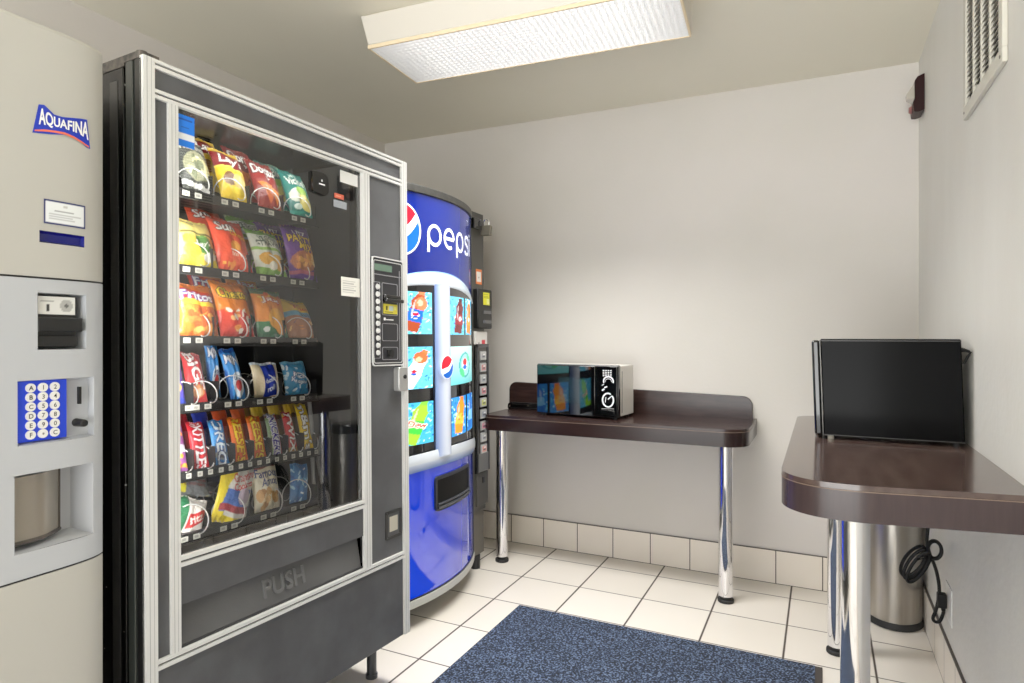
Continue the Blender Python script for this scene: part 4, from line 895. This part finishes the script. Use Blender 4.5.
# bottle bin door
mb = MB(); n = 14; vs = []
for z in (.815,.94):
    for i in range(n+1):
        y = -2.560+.106*i/n; vs.append((-.045+.036*math.sin(math.pi/2*min(1,(1-i/n)*1.6))**1, y, z))
mb.add(vs,[(i,i+1,n+2+i,n+1+i) for i in range(n)])
gm = mat('smoked_plastic',(160,152,140),.15,metal=.5); 
mk('bin_door', mb, gm, aq); mk('bin_door_rim', MB().tube([(v_[0]+.002,v_[1],.815) for v_ in vs[:n+1]],.004,6).tube([(vs[n][0],vs[n][1],.815),(vs[n][0],vs[n][1],.94)],.003,6), mat('bin_rim',(70,64,60),.2), aq)
mk('bin_highlight', MB().box((-.004,-2.541,.822),(-.0035,-2.535,.935)), mat('plastic_edge',(196,206,224),.1), aq) if False else None
# label card and brand plate
cv = Cv(40,22,(30,40,100),1.7); cv.rect(.03,.05,.97,.95,(228,232,234)).rect(.45,.72,.56,.82,(190,190,190)).lines(.25,.55,.75,.62,1,(60,60,70),.9).lines(.12,.18,.9,.46,3,(150,150,155),.35); 
mb,c = grid(cv, lambda a,b: (AX(-2.513+.079*a),-2.513+.079*a,1.4235+.047*b)); mk('notice_card', mb, P_print, aq, cols=c)
BPL = [(-2.522,1.648),(-2.512,1.650),(-2.494,1.637),(-2.479,1.637),(-2.461,1.641),(-2.444,1.645),(-2.430,1.647),(-2.423,1.589),(-2.432,1.591),(-2.444,1.597),(-2.461,1.602),(-2.476,1.603),(-2.500,1.597),(-2.533,1.591),(-2.531,1.600)]
mb = MB(); n = len(BPL); cy_,cz_ = -2.478,1.62
mb.add([(ax(y)+.0014,y,z) for y,z in BPL]+[(ax(cy_)+.0014,cy_,cz_)],[(i,n,(i+1)%n) for i in range(n)])
bp_ = mk('brand_plate', mb, mat('brand_blue',(24,50,180),.3), aq, smooth=False)
BT = np.array([(0,-2.522,1.641,1.604),(.12,-2.512,1.642,1.606),(.3,-2.496,1.633,1.6105),(.5,-2.478,1.632,1.612),(.7,-2.457,1.635,1.6105),(.85,-2.442,1.640,1.606),(1,-2.428,1.642,1.599)])
def bmap(a,b,off):
    y = np.interp(a,BT[:,0],BT[:,1]); t_ = np.interp(a,BT[:,0],BT[:,2]); q_ = np.interp(a,BT[:,0],BT[:,3]); return (ax(y)+off, y, q_+(t_-q_)*b)
v,tr,_ = text_tris('AQUAFINA'); mb = MB(); mb.add([bmap(a,b,.0026) for a,b in v],[tuple(q) for q in tr.tolist()])
ed = {}
for t3 in tr.tolist():
    for e_ in ((t3[0],t3[1]),(t3[1],t3[2]),(t3[2],t3[0])): ed[e_] = 1
for a,b in list(ed):      # thicken the strokes a little along their outline
    if (b,a) not in ed:
        p0 = V3(*bmap(*v[a],.0025)); p1 = V3(*bmap(*v[b],.0025)); d_ = p1-p0; l_ = np.linalg.norm(d_)
        if l_ > 1e-6:
            q_ = np.cross(V3(1,0,0),d_/l_)*.0003; mb.add([p0-q_,p1-q_,p1+q_,p0+q_],[(0,1,2,3)])
mk('brand_lettering', mb, M_wht, bp_, smooth=False)
SW = [(-2.529,1.5975,1.595),(-2.512,1.603,1.599),(-2.494,1.606,1.602),(-2.476,1.608,1.6035),(-2.457,1.605,1.6005),(-2.442,1.600,1.596),(-2.426,1.594,1.591)]
mb = MB(); mb.add([(ax(y)+.002,y,z_) for y,a,b in SW for z_ in (a,b)],[(2*i,2*i+1,2*i+3,2*i+2) for i in range(6)]); mk('brand_swoosh', mb, mat('swoosh_orange',(230,110,80),.4), bp_, smooth=False)

# ------------------------------------------------------------------ back table
def slab(root, poly, z0, z1, mt, me, lip):
    mk('tabletop', MB().prism(poly,z1-.012,z1), mt, root)
    mk('core', MB().prism(poly,z0+.002,z1-.0125), me, root) if False else None
    mb = MB().prism([p for p in poly],z0,z1-.0145); mk('edge_band', mb, me, root, ang=30)
    mk('edge_line', MB().loop(poly,z1-.0145,z1-.0125,.0006), lip, root)
def chrome_leg(root,x,y,h,r=.0318):
    l = mk('leg', MB().cyl((x,y,.03),(x,y,h),r,40), M_chrome, root)
    mk('leg_foot', MB().cyl((x,y,0),(x,y,.016),r+.004,32).cyl((x,y,.016),(x,y,.032),r-.004,32), M_rubber, l, bevel=.003)
tb = empty('wall_table',(.41,-.07,0)); tag(tb,'dark espresso wall table with low splashback and chrome legs below the rear microwave','table')
ZT = .800
slab(tb, rpoly([(-.232,-.298,.05),(1.062,-.298,.11),(1.062,YW-.002,0),(-.232,YW-.002,0)]), ZT-.078, ZT, M_wood, M_edge, M_lip)
mb = MB(); mb.f_ = lambda x,z,y: (x,y,z)
mb.prism(rpoly([(-.291,ZT-.02,.0),(1.043,ZT-.02,.0),(1.043,.908,.045),(-.291,.942,.045)]),YW-.022,YW-.002); mk('splashback', mb, M_wood, tb, bevel=.002)
chrome_leg(tb,.958,-.168,ZT-.078); chrome_leg(tb,-.190,-.150,ZT-.078)
# right counter
ct = empty('wall_counter',(1.5,-1.0,0)); tag(ct,'dark wood counter with a rounded corner fixed along the right wall','table')
ZC = .886
slab(ct, rpoly([(1.262,-1.646,.125),(1.43,-1.652,.2),(XR-.001,-1.600,0),(XR-.001,-.36,0),(1.262,-.36,.07)],12), ZC-.080, ZC, M_woodr, M_edger, M_lip)
chrome_leg(ct,1.420,-1.505,ZC-.080,.0315); chrome_leg(ct,1.400,-.475,ZC-.080,.0318)
mk('bracket', MB().box((1.60,-1.2,ZC-.11),(XR-.001,-1.16,ZC-.08)), M_blk, ct) if False else None

# ------------------------------------------------------------------ rear microwave
th = math.radians(-5.0); R0 = V3(.459,-.205); ex = V3(math.cos(th),math.sin(th)); ey = V3(-math.sin(th),math.cos(th)); 
def MWf(x,y,z): p = R0+ex*(x*1.045-.438)+ey*y; return V3(p[0],p[1],z+ZT)       # x 0..0.43, y depth, z height above the table
mw = empty('microwave', tuple(MWf(.2,.1,0))); tag(mw,'black microwave with window and keypad standing on the dark table by the back wall','microwave')
def mwk(name, mb, m, parent=None, **k): mb.f_ = MWf; return mk(name, mb, m, parent or mw, **k)
mwk('body', MB().box((.004,.022,.014),(.426,.215,.262)), mat('mw_body',(214,210,202),.4,metal=.1), bevel=.004)
mwk('side_vent', MB().box((.4262,.050,.03),(.4268,.056,.235)), M_blk)
mwk('front_frame', MB().box((0,.0,.010),(.430,.024,.264)), M_blkg, bevel=.004)
mwk('top_edge', MB().box((.004,.001,.2625),(.426,.02,.2655)), mat('mw_top_edge',(150,150,150),.25,metal=.5))
dr = mwk('door', MB().box((.004,-.010,.012),(.315,.0,.260)), mat('mw_door',(5,5,6),.04,coat=1.), bevel=.003)
mwk('door_window', MB().prism([(.15,.07),(.262,.07),(.262,.205),(.15,.205)],0,1), mat('mw_window',(30,60,66),.08,coat=1.), dr) if False else None
mwk('door_window', MB().box((.125,-.0108,.070),(.268,-.010,.200)), mat('mw_window',(16,32,36),.08,coat=.8), dr)
pn = mwk('control_panel', MB().box((.317,-.008,.012),(.424,.0,.260)), mat('mw_panel',(5,5,6),.08,coat=.6), bevel=.003)
def pf(x,z,o_): return MWf(x+.010,-.0085-o_,z)
rb = []
rb += [ribbon(arcp(.372,.188,.024,.022,-20,200),.006,.001,pf), ribbon(arcp(.372,.186,.016,.014,-10,190),.002,.001,pf)]
rb += [ribbon(arcp(.370,.096,.027,.033,60,400),.007,.001,pf), ribbon([(.370,.100),(.390,.118)],.004,.001,pf), ribbon([(.356,.084),(.360,.110)],.003,.001,pf)]
rb += [ribbon([(.340,.142),(.352,.150)],.007,.001,pf), ribbon([(.352,.156),(.366,.162)],.006,.001,pf), ribbon([(.340,.166),(.350,.174)],.003,.001,pf)]
for r in range(4):
    for c_ in range(4): rb.append(ribbon([(.344+.012*c_,.240-.0085*r),(.352+.012*c_,.240-.0085*r)],.004,.001,pf))
rb += [ribbon([(.338,.052),(.400,.056)],.0012,.001,pf)]
mb = merge(*rb); mk('keypad_marks', mb, mat('mw_ink',(225,225,228),.4), pn, smooth=False)
mwk('open_button', MB().box((.345,-.0115,.022),(.412,-.008,.046)), M_blkg, pn, bevel=.002)
for x,y in ((.03,.03),(.40,.03),(.03,.19),(.40,.19)): mwk('foot', MB().cyl((x,y,0),(x,y,.014),.010,12), M_rubber)
# dish / flat tray left of it
mb = MB(); mb.f_ = lambda x,z,y: (x,y,z)
tr_ = mk('flat_tray', MB().box((-.228,.0,ZT),(.005,.13,ZT+.012)).box((-.215,.004,ZT+.012),(.005,.12,ZT+.030)).tube([(-.226,.0,ZT+.006),(-.222,-.004,ZT+.028),(-.205,-.004,ZT+.036),(.0,-.004,ZT+.036)],.005,8), M_blkg, None, bevel=.003)
tag(tr_,'flat black tray lying on the rear table left of the microwave','tray')

# ------------------------------------------------------------------ side microwave on the counter
m2 = empty('microwave',(1.54,-.75,ZC)); tag(m2,'glossy black microwave turned sideways on the counter by the right wall','microwave')
Y0,Y1 = -.985,-.54
def lf(x,y,z): return (x-.010*(z-ZC-.01)/.3-.002,y,z)
mb = MB(lf); mb.box((1.357,Y0,ZC+.012),(1.722,Y1,ZC+.312)); mk('body', mb, mat('mw2_body',(6,6,7),.14,spec=.06), m2, bevel=.004)
mb = MB(lf); mb.box((1.332,Y0+.002,ZC+.010),(1.355,Y1-.002,ZC+.308)); mk('door', mb, M_blkg, m2, bevel=.007)
mb = MB(lf); mb.box((1.3545,Y0-.0006,ZC+.012),(1.3565,Y0+.01,ZC+.308)); mk('door_seam', mb, mat('seam_grey',(96,96,92),.3), m2)
mb = MB(lf); mb.box((1.358,Y0-.0006,ZC+.3055),(1.722,Y0,ZC+.3075)).box((1.358,Y0-.0006,ZC+.0125),(1.722,Y0,ZC+.0145)); mk('side_fold', mb, mat('fold_grey',(62,60,58),.3), m2)
for x,y in ((1.375,Y0+.02),(1.70,Y0+.02),(1.375,Y1-.03),(1.70,Y1-.03)): mk('foot', MB().cyl((x,y,ZC),(x,y,ZC+.013),.009,12), mat('foot_cream',(190,184,168),.5) if x<1.5 and y<-.9 else M_rubber, m2)
mk('rear_spacer', MB().tube([(1.704,Y0+.006,ZC+.278),(1.720,Y0+.004,ZC+.279),(1.733,Y0+.004,ZC+.274),(1.726,Y0+.004,ZC+.262),(1.716,Y0+.006,ZC+.240)],.0035,8).tube([(1.706,Y0+.006,ZC+.286),(1.730,Y0+.006,ZC+.276)],.004,8), M_cord, m2)

# ------------------------------------------------------------------ bin under the counter
tc = empty('trash_can',(1.625,-.06,0)); tag(tc,'round brushed steel trash can under the counter in the corner','trash can')
el = (1.,1.28); cc = (1.622,-.032,0)
mk('body', MB().lathe([(.107,.028),(.107,.60),(.105,.612)],cc,56,el), M_steel, tc)
mk('base_ring', MB().lathe([(.105,0),(.111,.003),(.112,.022),(.109,.030),(.1,.030)],cc,56,el), M_rubber, tc)
mk('lid', MB().lathe([(.109,.61),(.112,.615),(.112,.655),(.104,.668),(.06,.672)],cc,56,el), M_blkg, tc)
# cord and outlet
out = mk('wall_outlet', MB().box((XR-.003,-.655,.235),(XR-.0001,-.545,.36)), M_white, None, bevel=.002); tag(out,'white wall outlet low on the right wall under the counter','outlet')
y = -.585
pts = [(1.690,y,ZC-.082),(1.688,y,.70),(1.682,y,.58),(1.676,y,.50),(1.680,y,.47)]
for k in range(3):      # bundled loops
    cx_,cz_ = (1.650-.006*k,.405+.006*k); 
    pts += [(cx_+(.016+.004*k)*math.cos(t)+.030*math.sin(t), y-.010+.012*k, cz_+.055*math.sin(t)-.010*math.cos(t)) for t in np.linspace(1.2,-4.6,18)]
for k in range(2):
    pts += [(1.698+.020*math.cos(t), y-.006+.01*k, .470+.030*math.sin(t)) for t in np.linspace(3.4,-2.4,14)]
pts += [(1.690,y,.44),(1.705,y,.39),(1.712,y,.33),(1.704,y,.27),(1.694,y,.235),(1.700,y,.222),(1.714,y,.228),(1.724,y,.26),(1.724,y,.285)]
P_ = []
for i in range(len(pts)-1):
    a = V3(*pts[max(i-1,0)]); b = V3(*pts[i]); c_ = V3(*pts[i+1]); d_ = V3(*pts[min(i+2,len(pts)-1)])
    for j in range(4):
        t = j/4; P_.append(.5*((2*b)+(-a+c_)*t+(2*a-5*b+4*c_-d_)*t*t+(-a+3*b-3*c_+d_)*t**3))
cord = empty('power_cord',(1.70,y,.22)); tag(cord,'black power cord bundled in loops hanging beside the trash can','cord')
mk('wire', MB().tube(P_,.0056,8), M_cord, cord)
mk('plug', MB().box((XR-.034,y-.014,.275),(XR-.0065,y+.014,.325)).cyl((1.724,y,.262),(1.722,y,.282),.007,10), M_cord, cord, bevel=.004)
mk('tie', MB().tube([(1.648,y-.02,.435),(1.668,y-.02,.442),(1.672,y+.02,.44),(1.65,y+.02,.433)],.004,8,closed=True), M_cord, cord)

# ------------------------------------------------------------------ mat
mm = bpy.data.materials.new('blue_carpet'); mm.use_nodes = True; nt = mm.node_tree; N_ = nt.nodes; L2 = nt.links; b = N_['Principled BSDF']; g = N_.new('ShaderNodeNewGeometry')
t1 = N_.new('ShaderNodeTexNoise'); t1.inputs['Scale'].default_value = 140; t1.inputs['Detail'].default_value = 3; L2.new(g.outputs['Position'],t1.inputs['Vector'])
t2 = N_.new('ShaderNodeTexNoise'); t2.inputs['Scale'].default_value = 5; L2.new(g.outputs['Position'],t2.inputs['Vector'])
r1 = N_.new('ShaderNodeValToRGB'); E1 = r1.color_ramp.elements; E1[0].position = .42; E1[0].color = lin((10,15,26))+(1,); E1[1].position = .62; E1[1].color = lin((104,120,148))+(1,)
e3 = E1.new(.52); e3.color = lin((32,48,76))+(1,)
L2.new(t1.outputs['Fac'],r1.inputs['Fac'])
mx = N_.new('ShaderNodeMix'); mx.data_type = 'RGBA'; mx.blend_type = 'MULTIPLY'; mx.inputs[0].default_value = .35; L2.new(r1.outputs['Color'],mx.inputs[6]); L2.new(t2.outputs['Fac'],mx.inputs[7]); L2.new(mx.outputs[2],b.inputs['Base Color'])
b.inputs['Roughness'].default_value = .95; bp = N_.new('ShaderNodeBump'); bp.inputs['Strength'].default_value = .8; bp.inputs['Distance'].default_value = .004; L2.new(t1.outputs['Fac'],bp.inputs['Height']); L2.new(bp.outputs[0],b.inputs['Normal'])
dm = empty('door_mat',(.75,-1.5,0)); tag(dm,'speckled navy blue carpet mat lying on the tiled floor','mat')
mk('backing', MB().box((.136,-2.47,0.0002),(1.352,-.628,.004)), mat('mat_rubber',(52,46,42),.7), dm)
mk('carpet_pile', MB().box((.140,-2.46,.004),(1.328,-.634,.009)), mm, dm, bevel=.002)

# ------------------------------------------------------------------ vent and alarm on the right wall
vt = empty('air_vent',(XR,-1.13,1.85)); tag(vt,'cream metal louvred air vent high on the right wall','vent')
vy0,vy1,vz0,vz1 = -1.365,-.905,1.848,2.36; bw = .036
M_vent = mat('vent_cream',(204,200,188),.45)
mb = MB(); mb.f_ = lambda y,z,x: (XR-x,y,z)
def fr4(mb,y0,y1,z0,z1,t,x0,x1):
    mb.box((y0,z0,x0),(y1,z0+t,x1)).box((y0,z1-t,x0),(y1,z1,x1)).box((y0,z0+t,x0),(y0+t,z1-t,x1)).box((y1-t,z0+t,x0),(y1,z1-t,x1))
fr4(mb,vy0,vy1,vz0,vz1,bw,.0005,.012); mk('frame', mb, M_vent, vt, bevel=.002)
mk('duct', MB().box((XR-.0012,vy0+bw,vz0+bw),(XR-.0004,vy1-bw,vz1-bw)), mat('duct_dark',(28,24,22),.8), vt)
mb = MB(); iy0,iy1 = vy0+bw,vy1-bw
for i in range(1,4):
    yy = iy0+(iy1-iy0)*i/4; mb.box((XR-.011,yy-.006,vz0+bw),(XR-.0015,yy+.006,vz1-bw))
mk('mullion', mb, M_vent, vt)
nl = 30; mb = MB()
for i in range(nl):
    z = vz0+bw+(vz1-vz0-2*bw)*(i+.5)/nl
    mb.add([(XR-.0095,iy0,z-.0035),(XR-.0095,iy1,z-.0035),(XR-.002,iy1,z+.0035),(XR-.002,iy0,z+.0035),(XR-.0095,iy0,z-.0022),(XR-.0095,iy1,z-.0022),(XR-.002,iy1,z+.0048),(XR-.002,iy0,z+.0048)],[(0,1,2,3),(7,6,5,4),(0,4,5,1),(3,2,6,7),(0,3,7,4),(1,5,6,2)])
mk('louvre', mb, M_vent, vt, smooth=False)
mb = MB()
for yy,zz in ((vy0+.018,vz0+.018),(vy1-.018,vz0+.018),(vy0+.018,2.1),(vy1-.018,vz1-.018),(vy0+.018,vz1-.018)): mb.cyl((XR-.0135,yy,zz),(XR-.012,yy,zz),.004,10)
mk('screw', mb, mat('screw_dark',(96,88,76),.4), vt)
al = empty('fire_alarm',(XR,.04,2.16)); tag(al,'dark red fire alarm strobe high in the right corner','fire alarm')
mb = MB(); mb.f_ = lambda x,z,y: (XR-x,y,z)
mb.prism(rpoly([(.0005,2.165,0),(.022,2.158,.004),(.038,2.160,.006),(.042,2.20,.006),(.036,2.215,.004),(.036,2.292,.006),(.026,2.308,.006),(.0005,2.318,0)]),-.02,.095); mk('housing', mb, mat('alarm_red',(34,3,5),.4,spec=.25), al, bevel=.003)
mb = MB(); mb.add([(XR-.036,-.005,2.286),(XR-.036,.085,2.286),(XR-.036,-.005,2.222),(XR-.036,.085,2.222),(XR-.062,.020,2.250),(XR-.062,.060,2.250),(XR-.060,.020,2.230),(XR-.060,.060,2.230)],
   [(0,1,5,4),(4,5,7,6),(2,6,7,3),(0,4,6,2),(1,3,7,5)]); mk('strobe_lens', mb, mat('lens_clear',(206,200,190),.08,metal=.4), al, bevel=.002)
mk('horn', MB().cyl((XR-.042,.04,2.185),(XR-.052,.04,2.185),.018,20,.012), mat('horn_pink',(150,96,92),.3), al)

# ------------------------------------------------------------------ lights, world, camera
def area(name, loc, rot, sx, sy, power, color=(1,1,1)):
    l = bpy.data.lights.new(name,'AREA'); l.shape = 'RECTANGLE'; l.size = sx; l.size_y = sy; l.energy = power; l.color = color
    o_ = bpy.data.objects.new(name,l); col.objects.link(o_); o_.location = loc; o_.rotation_euler = rot; return o_
area('fill_light',(.6,-4.6,1.1),(math.radians(90),0,0),2.6,1.8,30,(1,1,.985))  # unseen fill lamp behind the camera, added to lift lower walls
dl = area('fixture_downlight',(.333,-.985,2.325),(0,0,math.radians(4.2)),1.12,.33,26.5,(1,.99,.965)); dl.data.spread = math.radians(118)
def strip_fill(name,u,w,su,sw,pw,o=-.03,tilt=(0,0)):
    a = area(name,tuple(SM(u,w,o)),(0,0,0),su,sw,pw,(1,.98,.95)); z = Vector(tuple(NN)); a.rotation_euler = Matrix([Vector(tuple(D)),Vector(tuple(V)),z]).transposed().to_euler()
strip_fill('machine_fill_top',.36,1.737,.56,.02,.9)  # hidden fill added at the window top to brighten the bags
strip_fill('machine_fill_side',.070,1.18,.02,.95,6.5,-.02)  # hidden fill added behind the left window trim, brightens the shelves
w_ = bpy.data.worlds.new('world'); bpy.context.scene.world = w_; w_.use_nodes = True
nt = w_.node_tree; bg = nt.nodes['Background']; bg.inputs[1].default_value = 1.
tc_ = nt.nodes.new('ShaderNodeTexCoord'); sp_ = nt.nodes.new('ShaderNodeSeparateXYZ'); nt.links.new(tc_.outputs['Generated'],sp_.inputs[0])
mr = nt.nodes.new('ShaderNodeMapRange'); mr.inputs[1].default_value = -.25; mr.inputs[2].default_value = .15; nt.links.new(sp_.outputs[2],mr.inputs[0])
cr = nt.nodes.new('ShaderNodeMix'); cr.data_type = 'RGBA'; cr.inputs[6].default_value = (5.7,5.8,5.7,1); cr.inputs[7].default_value = (.8,0.816,0.864,1)  # extra glow added below the horizon to lift ceiling and shadows
nt.links.new(mr.outputs[0],cr.inputs[0]); nt.links.new(cr.outputs[2],bg.inputs[0])
cam = bpy.data.cameras.new('camera'); co = bpy.data.objects.new('camera',cam); col.objects.link(co)
co.location = CAM; co.rotation_euler = (math.radians(90),0,math.radians(26.354))
cam.sensor_width = 36; cam.lens = 638.97/1024*36; cam.shift_x = (512-505.36)/1024; cam.shift_y = -(341.5-336.48)/1024; cam.clip_start = .02
sc = bpy.context.scene; sc.camera = co
sc.view_settings.view_transform = 'Standard'; sc.view_settings.look = 'None'; sc.view_settings.exposure = .2; sc.view_settings.gamma = 1.12
sc.cycles.max_bounces = 10; sc.cycles.diffuse_bounces = 6; sc.cycles.transparent_max_bounces = 12; sc.cycles.use_denoising = True
sc.cycles.sample_clamp_indirect = 6
